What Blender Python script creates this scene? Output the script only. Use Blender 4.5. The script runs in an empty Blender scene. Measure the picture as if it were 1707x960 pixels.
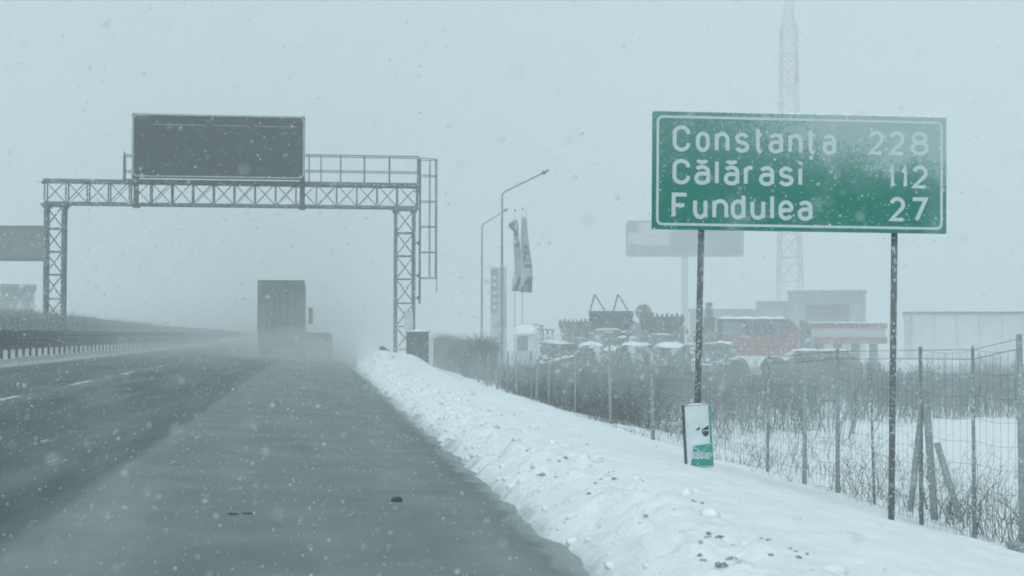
import bpy, bmesh, math, random
import numpy as np
from mathutils import Vector, Matrix, noise
rnd = random.Random(7)
C = bpy.context.scene.collection
SC = bpy.context.scene
PI = math.pi

# ------------------------------------------------------------------ camera
FPX, W0, H0 = 2500.0, 1707.0, 960.0
YAW, PITCH, ROLL = math.atan(328/2500), math.atan(75.9/2500), math.radians(0.1)
CAM = Vector((0, 0, 1.4))
fwd = Vector((math.sin(YAW)*math.cos(PITCH), math.cos(YAW)*math.cos(PITCH), math.sin(PITCH)))
rt0 = Vector((math.cos(YAW), -math.sin(YAW), 0))
up0 = rt0.cross(fwd)
# horizon falls to the right in the photo: the camera is rolled a little anticlockwise
rt = rt0*math.cos(ROLL) + up0*math.sin(ROLL)
up = up0*math.cos(ROLL) - rt0*math.sin(ROLL)
cd = bpy.data.cameras.new('camera'); cam = bpy.data.objects.new('camera', cd); C.objects.link(cam)
m3 = Matrix((rt, up, -fwd)).transposed()
cam.matrix_world = Matrix.Translation(CAM) @ m3.to_4x4()
cd.sensor_width = 36; cd.lens = 36*FPX/W0; cd.clip_start = .05; cd.clip_end = 5000
cd.dof.use_dof = True; cd.dof.focus_distance = 24; cd.dof.aperture_fstop = 3.6
SC.camera = cam

def ray(px, py):
    return (fwd + rt*((px-W0/2)/FPX) - up*((py-H0/2)/FPX))
def at(px, py, d):
    """world point at camera depth d"""
    return CAM + ray(px, py)*d
def atX(px, X):
    r = ray(px, 560); t = X/r.x
    return CAM + r*t
def zat(py, px, P):
    """height seen at pixel row py above/below the ground spot P"""
    d = (P-CAM).dot(fwd); return at(px, py, d).z

# ------------------------------------------------------------------ terrain profile
def smooth(a, b, x):
    t = min(1, max(0, (x-a)/(b-a))); return t*t*(3-2*t)
PRX = [1.40, 1.66, 1.78, 2.0, 2.25, 2.7, 3.9, 5.83, 7.0, 9.0, 14, 60, 2000]
PRZ = [-.13, -.07, .04, .16, .22, .20, .04, -.48, -.76, -1.12, -1.25, -1.2, -1.2]
PLX = [-2000, -60, -19, -13.4, -12.6, -11.0, -10.6, -10.2, -9.9, -9.6, -9.2]
PLZ = [.3, .3, .5, .95, .9, .85, .62, .545, .50, .44, .36]
def fb(x, y, z=0, o=4):
    return noise.fractal(Vector((x, y, z)), 1.0, 2.0, o)
def bend(Y): return .030*max(0., min(Y, 400)-59)
def gz(X, Y, fine=True):
    if X > 1.3:
        if Y > 59 and X < 14: X = max(1.31, X-bend(Y)*(1 if X < 8 else (14-X)/6))
        e = 0.0
        if fine and Y < 160:
            e = .13*fb(X*.15+3, Y*.45) + .06*fb(X*.5, Y*1.6, 4)
            e *= smooth(0, 10, Y)*.5+.5
        z = float(np.interp(X+e if X < 6 else X, PRX, PRZ))
        if X > 1.5 and fine and Y < 200:
            k = smooth(1.6, 2.1, X)
            r = math.exp(-((X-2.25)/.45)**2)*smooth(140, 60, Y)
            fc = math.exp(-((X-2.15)/.32)**2)*smooth(120, 55, Y)*smooth(1.72, 2.0, X); q = noise.voronoi(Vector((X*3.2, Y*2.3, 1)))[0]; z += fc*k*.16*(.42-min(q[0]*1.1, .6))+fc*k*.05*fb(X*4, Y*3.2, 8)
            z += k*(.05*fb(X*.5, Y*.35, 1) + .030*fb(X*1.6, Y*1.2, 2)) + k*r*(.10*abs(fb(X*2.2, Y*2.0, 6)) - .03)
            if X > 7: z += .10*fb(X*.22, Y*.14, 9)
        if 35 < Y < 110:
            z += .50*math.exp(-((X-3.7)/1.2)**2-((Y-61)/5.5)**2) + .30*math.exp(-((X-2.5)/.55)**2-((Y-60)/6.0)**2)
        z += .03*smooth(60, 90, Y)*smooth(40, 3, X)
        return z
    if X < -9.2:
        z = float(np.interp(X, PLX, PLZ))
        if fine: z += .06*fb(X*.8, Y*.3, 3)*smooth(-9.3, -10, X)
        return z
    return -.045*X - .06
def roadz(X): return -.045*X if X < 0 else -.04*X

# ------------------------------------------------------------------ mesh helper
class MB:
    def __init__(s): s.v = []; s.f = []
    def add(s, vs, fs):
        n = len(s.v); s.v += [tuple(v) for v in vs]; s.f += [tuple(i+n for i in f) for f in fs]; return s
    def box(s, x0, x1, y0, y1, z0, z1):
        return s.add([(x0,y0,z0),(x1,y0,z0),(x1,y1,z0),(x0,y1,z0),(x0,y0,z1),(x1,y0,z1),(x1,y1,z1),(x0,y1,z1)],
                     [(3,2,1,0),(4,5,6,7),(0,1,5,4),(1,2,6,5),(2,3,7,6),(3,0,4,7)])
    def cbox(s, x0, x1, y0, y1, z0, z1, c=.02):
        """box with chamfered edges"""
        bm = bmesh.new(); bmesh.ops.create_cube(bm, size=1)
        for v in bm.verts: v.co = Vector((x0+(v.co.x+.5)*(x1-x0), y0+(v.co.y+.5)*(y1-y0), z0+(v.co.z+.5)*(z1-z0)))
        bmesh.ops.bevel(bm, geom=bm.edges[:], offset=c, segments=2, affect='EDGES', profile=.6)
        bm.verts.ensure_lookup_table(); bm.verts.index_update()
        s.add([v.co[:] for v in bm.verts], [[v.index for v in f.verts] for f in bm.faces]); bm.free(); return s
    def bar(s, a, b, r, r2=None, n=4, cap=True):
        a, b = Vector(a), Vector(b); d = b-a
        if d.length < 1e-6: return s
        d.normalize(); r2 = r if r2 is None else r2
        u = d.cross(Vector((0,0,1)) if abs(d.z) < .95 else Vector((0,1,0))).normalized(); w = d.cross(u)
        k = PI/n if n == 4 else 0
        vs = []
        for P, R in ((a, r), (b, r2)):
            R = R*(1.414 if n == 4 else 1)
            for i in range(n):
                t = 2*PI*i/n+k; vs.append(P+u*(R*math.cos(t))+w*(R*math.sin(t)))
        fs = [(i, (i+1) % n, n+(i+1) % n, n+i) for i in range(n)]
        if cap: fs += [tuple(range(n-1, -1, -1)), tuple(range(n, 2*n))]
        return s.add(vs, fs)
    def tube(s, pts, r, n=8):
        for a, b in zip(pts, pts[1:]): s.bar(a, b, r, n=n)
        return s
    def prism(s, prof, axis, a, b):
        """closed outline (2-D) swept along axis from a to b; outline axes: x->(y,z) y->(x,z) z->(x,y)"""
        def P(u, v, t): return {'x': (t,u,v), 'y': (u,t,v), 'z': (u,v,t)}[axis]
        n = len(prof); vs = [P(u, v, a) for u, v in prof]+[P(u, v, b) for u, v in prof]
        return s.add(vs, [tuple(range(n-1, -1, -1)), tuple(range(n, 2*n))]+[(i, (i+1) % n, n+(i+1) % n, n+i) for i in range(n)])
    def wheel(s, c, R, w, n=18, axis='x'):
        prof = [(R*.55, -w*.42), (R*.88, -w*.5), (R, -w*.32), (R, w*.32), (R*.88, w*.5), (R*.55, w*.42)]
        vs = []
        for i in range(n):
            t = 2*PI*i/n
            for q, o in prof:
                p = (o, q*math.cos(t), q*math.sin(t)) if axis == 'x' else (q*math.cos(t), o, q*math.sin(t))
                vs.append((c[0]+p[0], c[1]+p[1], c[2]+p[2]))
        m = len(prof); fs = []
        for i in range(n):
            for j in range(m-1):
                fs.append((i*m+j, ((i+1) % n)*m+j, ((i+1) % n)*m+j+1, i*m+j+1))
        fs.append(tuple(i*m for i in range(n))); fs.append(tuple(i*m+m-1 for i in range(n)))
        return s.add(vs, fs)
    def blob(s, c, r, seed=0, amp=.25, sub=2, flat=None):
        bm = bmesh.new(); bmesh.ops.create_icosphere(bm, subdivisions=sub, radius=1)
        for v in bm.verts:
            k = 1+amp*noise.noise(v.co*1.7+Vector((seed*3.1, seed*1.7, seed)))
            q = v.co*k
            if flat is not None and q.z < flat: q.z = flat
            v.co = Vector((c[0]+q.x*r[0], c[1]+q.y*r[1], c[2]+q.z*r[2]))
        bm.verts.index_update()
        s.add([v.co[:] for v in bm.verts], [[v.index for v in f.verts] for f in bm.faces]); bm.free(); return s
    def build(s, name, mat, parent=None, smoothed=False):
        me = bpy.data.meshes.new(name); me.from_pydata(s.v, [], s.f)
        bm = bmesh.new(); bm.from_mesh(me); bmesh.ops.recalc_face_normals(bm, faces=bm.faces); bm.to_mesh(me); bm.free()
        if smoothed:
            me.polygons.foreach_set('use_smooth', [True]*len(me.polygons))
        me.materials.append(mat)
        o = bpy.data.objects.new(name, me); C.objects.link(o)
        if parent is not None: o.parent = parent
        return o
def big(name, verts, faces, mat, parent=None, smoothed=False):
    me = bpy.data.meshes.new(name)
    verts = np.asarray(verts, np.float32); faces = np.asarray(faces, np.int32)
    me.vertices.add(len(verts)); me.vertices.foreach_set('co', verts.ravel())
    k = faces.shape[1]
    me.loops.add(faces.size); me.loops.foreach_set('vertex_index', faces.ravel())
    me.polygons.add(len(faces)); me.polygons.foreach_set('loop_start', np.arange(0, faces.size, k, dtype=np.int32))
    me.polygons.foreach_set('loop_total', np.full(len(faces), k, np.int32))
    if smoothed: me.polygons.foreach_set('use_smooth', np.ones(len(faces), bool))
    me.update(); me.validate()
    me.materials.append(mat)
    o = bpy.data.objects.new(name, me); C.objects.link(o)
    if parent is not None: o.parent = parent
    return o
def tag(o, label=None, cat=None, group=None, kind=None):
    if label: o['label'] = label
    if cat: o['category'] = cat
    if group: o['group'] = group
    if kind: o['kind'] = kind
    return o
def thing(name, label, cat, loc=(0,0,0), rz=0, group=None):
    o = bpy.data.objects.new(name, None); C.objects.link(o); o.location = loc; o.rotation_euler = (0,0,rz)
    return tag(o, label, cat, group)
def dup(root, label, loc, rz=0):
    r = root.copy(); C.objects.link(r); r.location = loc; r.rotation_euler = (0,0,rz); r['label'] = label
    for ch in list(root.children):
        c = ch.copy(); C.objects.link(c); c.parent = r
        for g in list(ch.children):
            d = g.copy(); C.objects.link(d); d.parent = c
    return r

# ------------------------------------------------------------------ materials
class NT:
    def __init__(s, name):
        s.m = bpy.data.materials.new(name); s.m.use_nodes = True; s.t = s.m.node_tree
        s.b = s.t.nodes['Principled BSDF']; s.out = s.t.nodes['Material Output']
    def n(s, typ, **k):
        x = s.t.nodes.new(typ)
        for a, v in k.items(): setattr(x, a, v)
        return x
    def l(s, a, b): s.t.links.new(a, b)
    def co(s): return s.n('ShaderNodeTexCoord').outputs['Object']
    def noise(s, scale, detail=4, rough=.6, vec=None, dist=0):
        x = s.n('ShaderNodeTexNoise'); x.inputs['Scale'].default_value = scale; x.inputs['Detail'].default_value = detail
        x.inputs['Roughness'].default_value = rough; x.inputs['Distortion'].default_value = dist
        s.l(vec if vec is not None else s.co(), x.inputs['Vector']); return x.outputs['Fac']
    def ramp(s, fac, a, b, lo=0., hi=1.):
        x = s.n('ShaderNodeMapRange', interpolation_type='SMOOTHSTEP'); s.l(fac, x.inputs['Value'])
        for k, v in zip(('From Min','From Max','To Min','To Max'), (a, b, lo, hi)): x.inputs[k].default_value = v
        return x.outputs['Result']
    def math(s, op, a, b=None):
        x = s.n('ShaderNodeMath', operation=op)
        for i, v in enumerate((a, b)):
            if v is None: continue
            if isinstance(v, (int, float)): x.inputs[i].default_value = v
            else: s.l(v, x.inputs[i])
        return x.outputs[0]
    def mix(s, fac, a, b):
        x = s.n('ShaderNodeMix', data_type='RGBA')
        for sock, v in ((x.inputs['Factor'], fac), (x.inputs[6], a), (x.inputs[7], b)):
            if isinstance(v, tuple): sock.default_value = (*v, 1)
            elif isinstance(v, (int, float)): sock.default_value = v
            else: s.l(v, sock)
        return x.outputs[2]
    def sep(s, v=None):
        x = s.n('ShaderNodeSeparateXYZ'); s.l(v if v is not None else s.co(), x.inputs[0]); return x.outputs
    def bump(s, h, strength, dist):
        x = s.n('ShaderNodeBump'); x.inputs['Strength'].default_value = strength; x.inputs['Distance'].default_value = dist
        s.l(h, x.inputs['Height']); s.l(x.outputs[0], s.b.inputs['Normal'])
    def col(s, c): 
        if isinstance(c, tuple): s.b.inputs['Base Color'].default_value = (*c, 1)
        else: s.l(c, s.b.inputs['Base Color'])
    def rough(s, r):
        if isinstance(r, (int, float)): s.b.inputs['Roughness'].default_value = r
        else: s.l(r, s.b.inputs['Roughness'])
SNOW = (.80, .83, .85)
def simple(name, c, rough=.7, metal=0, dirt=None, scale=3, frost=0, spec=.3, patch=0):
    """plain paint/metal with uneven dirt and, with frost > 0, snow that stuck to it in flecks"""
    t = NT(name); t.rough(rough); t.b.inputs['Metallic'].default_value = metal; t.b.inputs['Specular IOR Level'].default_value = spec
    n = t.noise(scale, 5, .65)
    cc = t.mix(t.ramp(n, .35, .68), c, dirt if dirt else tuple(x*.72 for x in c))
    if frost:
        f = t.ramp(t.noise(scale*6, 3, .7), .62-frost*.2, .70-frost*.2)
        cc = t.mix(f, cc, SNOW)
    if patch:
        cc = t.mix(t.ramp(t.noise(1.7, 6, .72), .60-patch*.2, .66-patch*.2), cc, (.62,.67,.69))
    t.col(cc); return t.m

def snow_mat():
    t = NT('snow'); x, y, z = t.sep()
    big_ = t.noise(.35, 4, .55); mid = t.noise(3.2, 6, .65); fine = t.noise(28, 4, .7)
    c = t.mix(t.ramp(mid, .3, .75), (.83,.86,.875), (.75,.785,.805))
    # slush next to the carriageway: wet grey snow, its inner edge wandering
    e = t.math('ADD', x, t.math('MULTIPLY', t.noise(1.3, 5, .7), .55))
    sl = t.ramp(e, 1.86, 2.10, 1, 0)
    right = t.ramp(x, 0.5, 1.0)
    c = t.mix(t.math('MULTIPLY', t.math('MULTIPLY', sl, right), .80), c, (.33,.37,.375))
    # soil showing through on the ploughed ridge
    vor = t.noise(5.5, 6, .72)
    ridge = t.math('MULTIPLY', t.ramp(e, 2.2, 2.45), t.ramp(e, 2.95, 2.6))
    so = t.math('MULTIPLY', t.ramp(vor, .60, .70), ridge)
    c = t.mix(t.math('MULTIPLY', so, .55), c, (.20,.21,.20))
    ls = t.math('MULTIPLY', t.ramp(t.math('ADD', x, t.math('MULTIPLY', t.math('SUBTRACT', mid, .5), .5)), -10.35, -10.1), t.ramp(x, -8.8, -9.2))
    c = t.mix(t.math('MULTIPLY', ls, .80), c, (.27,.31,.315))
    t.col(c); t.rough(.75); t.b.inputs['Specular IOR Level'].default_value = .25
    h = t.math('ADD', t.math('MULTIPLY', mid, 1.0), t.math('MULTIPLY', fine, .12))
    t.bump(h, .7, .12); return t.m
def road_mat():
    t = NT('asphalt'); x, y, z = t.sep()
    mp = t.n('ShaderNodeMapping'); mp.inputs['Scale'].default_value = (1, .10, 1); t.l(t.co(), mp.inputs[0])
    streak = t.noise(1.6, 5, .6, mp.outputs[0]); fine = t.noise(70, 3, .7); mid = t.noise(.9, 5, .65); patch = t.noise(.5, 4, .6, mp.outputs[0]); grit = t.noise(190, 2, .8); spk = t.noise(24, 3, .75)
    wob = t.math('ADD', x, t.math('MULTIPLY', t.math('SUBTRACT', t.noise(.9, 5, .7, mp.outputs[0]), .5), .42))
    lane = t.math('MULTIPLY', t.ramp(wob, -1.97, -1.77, 1, 0), t.ramp(x, -9.3, -8.9))
    shoulder = t.mix(t.ramp(mid, .3, .7), (.140,.176,.162), (.225,.262,.250))
    lanec = t.mix(t.ramp(streak, .3, .7), (.050,.072,.074), (.080,.106,.109))
    c = t.mix(lane, shoulder, lanec)
    c = t.mix(t.math('MULTIPLY', t.ramp(fine, .45, .75), .20), c, (.20,.23,.23))
    c = t.mix(t.math('MULTIPLY', t.ramp(grit, .40, .62, 1, 0), .35), c, (.03,.04,.038))
    # wheel tracks worn through the film of snow
    tr = None
    for cx in (-2.75, -4.45, -6.4, -8.0):
        g = t.math('ABSOLUTE', t.math('ADD', wob, -cx)); k = t.ramp(g, .10, .42, 1, 0)
        tr = k if tr is None else t.math('ADD', tr, k)
    c = t.mix(t.math('MULTIPLY', tr, t.ramp(streak, .25, .7, .05, .34)), c, (.040,.054,.053))
    c = t.mix(t.math('MULTIPLY', t.ramp(spk, .66, .72), .45), c, (.5,.55,.56))
    # thin film of blown snow, in streaks
    st = t.math('MULTIPLY', t.ramp(t.math('ADD', t.math('MULTIPLY', streak, .55), t.math('MULTIPLY', patch, .45)), .44, .70), .26)
    c = t.mix(st, c, (.46,.50,.52))
    # slush strip by the median and beside the verge
    med = t.ramp(t.math('ADD', x, t.math('MULTIPLY', streak, .5)), -8.4, -9.0)
    c = t.mix(t.math('MULTIPLY', med, .75), c, (.5,.54,.55))
    wet = t.ramp(t.math('ADD', x, t.math('MULTIPLY', t.noise(1.2, 5, .7), .4)), 1.42, 1.70)
    c = t.mix(t.math('MULTIPLY', wet, .6), c, (.13,.15,.15))
    lip = t.ramp(t.math('ADD', x, t.math('MULTIPLY', t.noise(2.2, 5, .75), .5)), 1.72, 1.90)
    c = t.mix(t.math('MULTIPLY', lip, .75), c, (.36,.40,.41))
    t.col(c); t.rough(t.ramp(patch, .3, .7, .42, .62)); t.b.inputs['Specular IOR Level'].default_value = .35
    t.bump(t.math('ADD', fine, t.math('ADD', t.math('MULTIPLY', mid, .6), grit)), .5, .02); return t.m
def sign_mat(name, base, k=1.0):
    """retroreflective face with driven snow stuck on it; coordinates are metres from the panel's lower edge"""
    t = NT(name); x, y, z = t.sep()
    sp = t.noise(55, 3, .75); sp2 = t.noise(16, 5, .7); cl = t.noise(1.9, 4, .6, dist=.4)
    gx = t.ramp(x, .2, 2.75); gz_ = t.ramp(z, .30, 1.15)
    dens = t.math('MULTIPLY', gz_, t.math('ADD', t.math('MULTIPLY', gx, .58), .30))
    dens = t.math('ADD', dens, t.math('MULTIPLY', t.ramp(cl, .50, .74), .30))
    dens = t.math('ADD', dens, t.math('MULTIPLY', t.ramp(x, 2.72, 2.95), .16))
    th = t.math('ADD', t.math('MULTIPLY', sp, .55), t.math('MULTIPLY', sp2, .45))
    soft = t.ramp(t.math('ADD', th, t.math('MULTIPLY', dens, .26)), .56, .86)
    fleck = t.ramp(sp, .645, .70, 0, .7)
    cov = t.math('MULTIPLY', t.math('MINIMUM', t.math('ADD', soft, fleck), 1.0), k)
    wash = t.math('MULTIPLY', dens, .50*k)
    c = t.mix(t.math('MINIMUM', t.math('ADD', cov, wash), .62), base, (.56,.62,.64))
    t.col(c); t.rough(.5); t.b.inputs['Specular IOR Level'].default_value = .3
    t.bump(cov, .4, .01); return t.m
def post_mat(name, base, frost=.5):
    t = NT(name); x, y, z = t.sep()
    f = t.ramp(t.noise(30, 4, .7), .60-.12*frost, .72-.12*frost)
    b = t.mix(t.noise(9, 5, .7), base, tuple(v*1.9 for v in base))
    t.col(t.mix(f, b, (.6,.64,.65))); t.rough(.75); return t.m

M = {}
M['snow'] = snow_mat(); M['road'] = road_mat()
def lump_mat():
    t = NT('settled_snow'); t.col(t.mix(t.noise(6, 4, .6), (.84,.87,.88), (.74,.78,.80))); t.rough(.8); t.bump(t.noise(9, 5, .65), .5, .06); return t.m
M['lump'] = lump_mat()
M['green'] = sign_mat('green_sign_face', (.001, .165, .118))
M['sign_white'] = sign_mat('white_sign_film', (.50, .55, .57), 1.0)
M['post'] = post_mat('sign_post_steel', (.075,.085,.085), .55)
M['postc'] = post_mat('concrete_post', (.17,.195,.195), .4)
M['wood'] = post_mat('weathered_post', (.125,.15,.15), .65)
M['galv'] = simple('galvanised_steel', (.125,.165,.18), .55, .1, frost=.25, scale=2)
M['galvd'] = simple('dull_steel', (.085,.10,.11), .6, .1, frost=.10, scale=2)
M['display'] = simple('display_face', (.010,.020,.025), .4, dirt=(.020,.034,.040), scale=1.2, frost=.0)
M['frame'] = simple('pale_metal_frame', (.45,.48,.50), .5)
M['white'] = simple('white_paint', (.62,.65,.66), .5, scale=1.5)
M['cabinet'] = simple('grey_cabinet', (.07,.085,.09), .5, scale=1.5)
M['lorry'] = simple('lorry_curtain', (.12,.15,.15), .6, dirt=(.17,.20,.20), scale=.8)
M['lorrys'] = simple('lorry_side', (.14,.155,.16), .6, scale=.8)
M['rubber'] = simple('tyre_rubber', (.02,.02,.02), .8, dirt=(.06,.065,.065), scale=4)
M['dark'] = simple('dark_metal', (.040,.056,.06), .6, dirt=(.11,.135,.14), scale=2, frost=.2, patch=.15)
M['grey'] = simple('grey_machine_paint', (.085,.11,.115), .6, dirt=(.17,.20,.20), scale=1.5, frost=.25, patch=.35)
M['mgreen'] = simple('green_machine_paint', (.03,.09,.07), .6, dirt=(.12,.16,.15), scale=1.5, frost=.25, patch=.4)
M['red'] = simple('red_machine_paint', (.30,.085,.085), .5, dirt=(.24,.13,.125), scale=1.2, frost=.2, patch=.12)
M['redd'] = simple('dull_red_paint', (.20,.06,.055), .6, scale=1.2, frost=.10)
M['glass'] = simple('dark_glass', (.02,.025,.028), .15, spec=.6)
M['fglass'] = simple('snowed_glass', (.06,.085,.09), .4, dirt=(.14,.17,.175), scale=2, frost=.3, patch=.3)
M['taill'] = simple('tail_light_lens', (.45,.02,.02), .3)
M['rail'] = simple('guardrail_steel', (.035,.05,.055), .55, .1, frost=.05, scale=1.5)
M['hall'] = simple('hall_cladding', (.24,.28,.295), .7, scale=.15)
M['pprint'] = simple('faded_print', (.16,.22,.24), .7, scale=.2)
M['halld'] = simple('hall_door', (.018,.028,.03), .7, scale=.2)
M['hallw'] = simple('white_cladding', (.46,.50,.52), .7, scale=.2)
M['teal'] = simple('teal_print', (.015,.23,.20), .5, dirt=(.05,.30,.26), scale=5, frost=.15)
M['plate'] = simple('white_plate', (.62,.66,.68), .5, dirt=(.52,.57,.59), scale=5)
M['ink'] = simple('dark_print', (.035,.045,.05), .6)
M['paleblue'] = simple('pale_blue_print', (.22,.34,.39), .6)
M['cloth'] = simple('flag_cloth', (.34,.39,.41), .8, scale=1)
M['clothd'] = simple('flag_print', (.05,.075,.085), .8, scale=1)
M['kiosk'] = simple('kiosk_panel', (.62,.68,.70), .6, scale=1)
M['clod'] = simple('soil_shade_clod', (.15,.165,.16), .9, dirt=(.32,.345,.345), scale=10, frost=.35)  # dark tone for soil and for painted shadow under snow chunks
M['stem'] = simple('dry_stems', (.050,.054,.048), .9, dirt=(.125,.13,.12), scale=.6)
M['stemd'] = simple('bare_twigs', (.145,.18,.185), .9, dirt=(.34,.38,.385), scale=.6)
M['hedge'] = simple('hedge_mass', (.21,.245,.25), .9, dirt=(.32,.36,.365), scale=1.1, frost=.25)
M['paint'] = simple('road_paint', (.62,.65,.64), .6, dirt=(.25,.27,.27), scale=9)
M['wire'] = simple('rusty_wire', (.05,.055,.055), .7)
M['mastr'] = simple('mast_red', (.32,.10,.10), .7)
M['mastw'] = simple('mast_white', (.40,.43,.45), .7)

# ------------------------------------------------------------------ ground + road
def ground():
    xs = sorted(set([-1500,-900,-500,-250,-120,-70,-45,-30] + list(np.arange(-22, -9.0, .3)) + [-8,-6,-4,-2,0,1,1.3] +
                    list(np.arange(1.40, 3.3, .045)) + list(np.arange(3.3, 9, .11)) + list(np.arange(9, 20, .5)) + list(np.arange(20, 60, 2)) + [70,90,120,180,300,500,900,1500]))
    ys = sorted(set([-200,-80,-30,-10,0] + list(np.arange(3, 30, .10)) + list(np.arange(30, 75, .22)) + list(np.arange(75, 160, 2)) + [170,200,250,320,420,600,900,1500]))
    nx, ny = len(xs), len(ys)
    v = np.zeros((ny, nx, 3), np.float32)
    for j, y in enumerate(ys):
        for i, x in enumerate(xs):
            v[j, i] = (x, y, gz(float(x), float(y)))
    idx = np.arange(nx*ny).reshape(ny, nx)
    f = np.stack([idx[:-1,:-1], idx[:-1,1:], idx[1:,1:], idx[1:,:-1]], -1).reshape(-1, 4)
    o = big('ground', v.reshape(-1, 3), f, M['snow'], smoothed=True); tag(o, kind='structure'); return o
GROUND = ground()
rv, rf = [], []
RX = [-9.75, -7, -5, -3, -1.5, 0, 1, 2.0]; RY = [-200,-20,0,5,10,20,30,45,59,70,80,95,110,160,250,450,900,1500]
for y in RY:
    for x in RX: rv.append((x+(bend(y) if x > 1.5 else 0), y, roadz(x)))
n = len(RX)
for j in range(len(RY)-1):
    for i in range(n-1): rf.append((j*n+i, j*n+i+1, (j+1)*n+i+1, (j+1)*n+i))
tag(big('road', rv, rf, M['road']), kind='structure')
for k in range(-2, 14):
    y0 = 25.6+8.9*k
    mb = MB()
    X0, X1 = -5.47, -5.33
    N = 8
    vs = []
    for i in range(N+1):
        y = y0+3.0*i/N
        vs += [(X0+.012*rnd.uniform(-1,1), y, roadz(X0)+.005), (X1+.012*rnd.uniform(-1,1), y, roadz(X1)+.005)]
    mb.add(vs, [(2*i, 2*i+1, 2*i+3, 2*i+2) for i in range(N)])
    tag(mb.build('road_marking', M['paint']), kind='structure')

# wet patch stains and lumps of frozen dirt lying on the shoulder
def ghit(px, py):
    r = ray(px, py)
    t = 4.0
    while t < 400:
        p = CAM+r*t
        z = gz(p.x, p.y)
        if -9.6 < p.x < 1.75: z = max(z, roadz(p.x))
        if p.z <= z: return p
        t += .05+t*.002
    return CAM+r*t
p = ghit(661, 835)
tag(MB().blob((p.x, p.y, p.z+.012), (.05,.09,.03), 3, .35, 2).build('ice_lump', M['ink'], smoothed=True), 'dark compact lump of frozen slush lying on the shoulder asphalt', 'ice lump')
p = ghit(397, 858)
M['dirt'] = simple('road_dirt', (.055,.066,.06), .9, scale=12)
mb = MB().blob((p.x-.04, p.y, p.z+.006), (.05,.075,.012), 5, .7, 2).blob((p.x+.06, p.y+.05, p.z+.004), (.045,.05,.010), 8, .7, 2)
tag(mb.build('dirt_patch', M['dirt'], smoothed=True), 'flat ragged smear of dark dirt on the asphalt near the dashed seam of the shoulder', 'dirt patch')
del p

# soil on the ploughed ridge, and shadows of snow chunks modelled as dark clods
def clods():
    mb = MB()
    spots = [(910,768,1.6),(912,790,1.5),(935,770,1.0),(905,795,1.0),(700,652,1.0),(731,663,1.),(742,677,.9),(1010,795,1.2),(1018,800,1),(988,812,1.1),(1030,794,1),
             (1076,852,1.2),(1165,838,.9),(1180,892,1),(1165,918,1),(1255,900,1.1),(1275,926,1),(1218,945,1.4),(1220,950,1.1),(1330,925,.9),(814,672,.7),(640,622,1),(650,612,1),(683,648,.9),(655,630,.9),(876,752,1)]
    for _ in range(70):
        Y = rnd.uniform(8, 62)**1.0; X = 2.42+rnd.gauss(0, .22)
        spots.append((None, (X, Y), abs(rnd.gauss(0, .4))+.12))
    for a, b, s in spots:
        if a is None: P = Vector((b[0], b[1], gz(*b)))
        else: P = ghit(a, b)
        for k in range(rnd.randint(1, 4)):
            r = .0145*s*rnd.uniform(.6, 1.2)
            q = (P.x+rnd.gauss(0, .05*s), P.y+rnd.gauss(0, .09*s))
            mb.blob((q[0], q[1], gz(*q)-r*.05), (r*rnd.uniform(.9,1.8), r*rnd.uniform(.9,1.8), r*.8), rnd.random()*50, .6, 1)
    lm = MB(); R_ = random.Random(77)
    for _ in range(420):
        Y = R_.uniform(7, 60); X = R_.choice((R_.gauss(2.25, .28), R_.gauss(1.82, .08))); r = R_.uniform(.018, .075)*(1 if X > 2 else .6)
        lm.blob((X, Y, gz(X, Y)+r*.1), (r*R_.uniform(.8,1.5), r*R_.uniform(.8,1.6), r*.75), R_.random()*90, .6, 1)
    tag(lm.build('snow_lumps', M['lump'], smoothed=True), 'broken lumps of ploughed snow along the road edge and on the ridge', 'snow lumps', kind='stuff')
    tag(mb.build('soil_shade_clods', M['clod']), 'dark clods standing for soil and shadow in the snow ridge ploughed up beside the road', 'soil clods', kind='stuff')
clods()
print('ground done')

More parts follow.
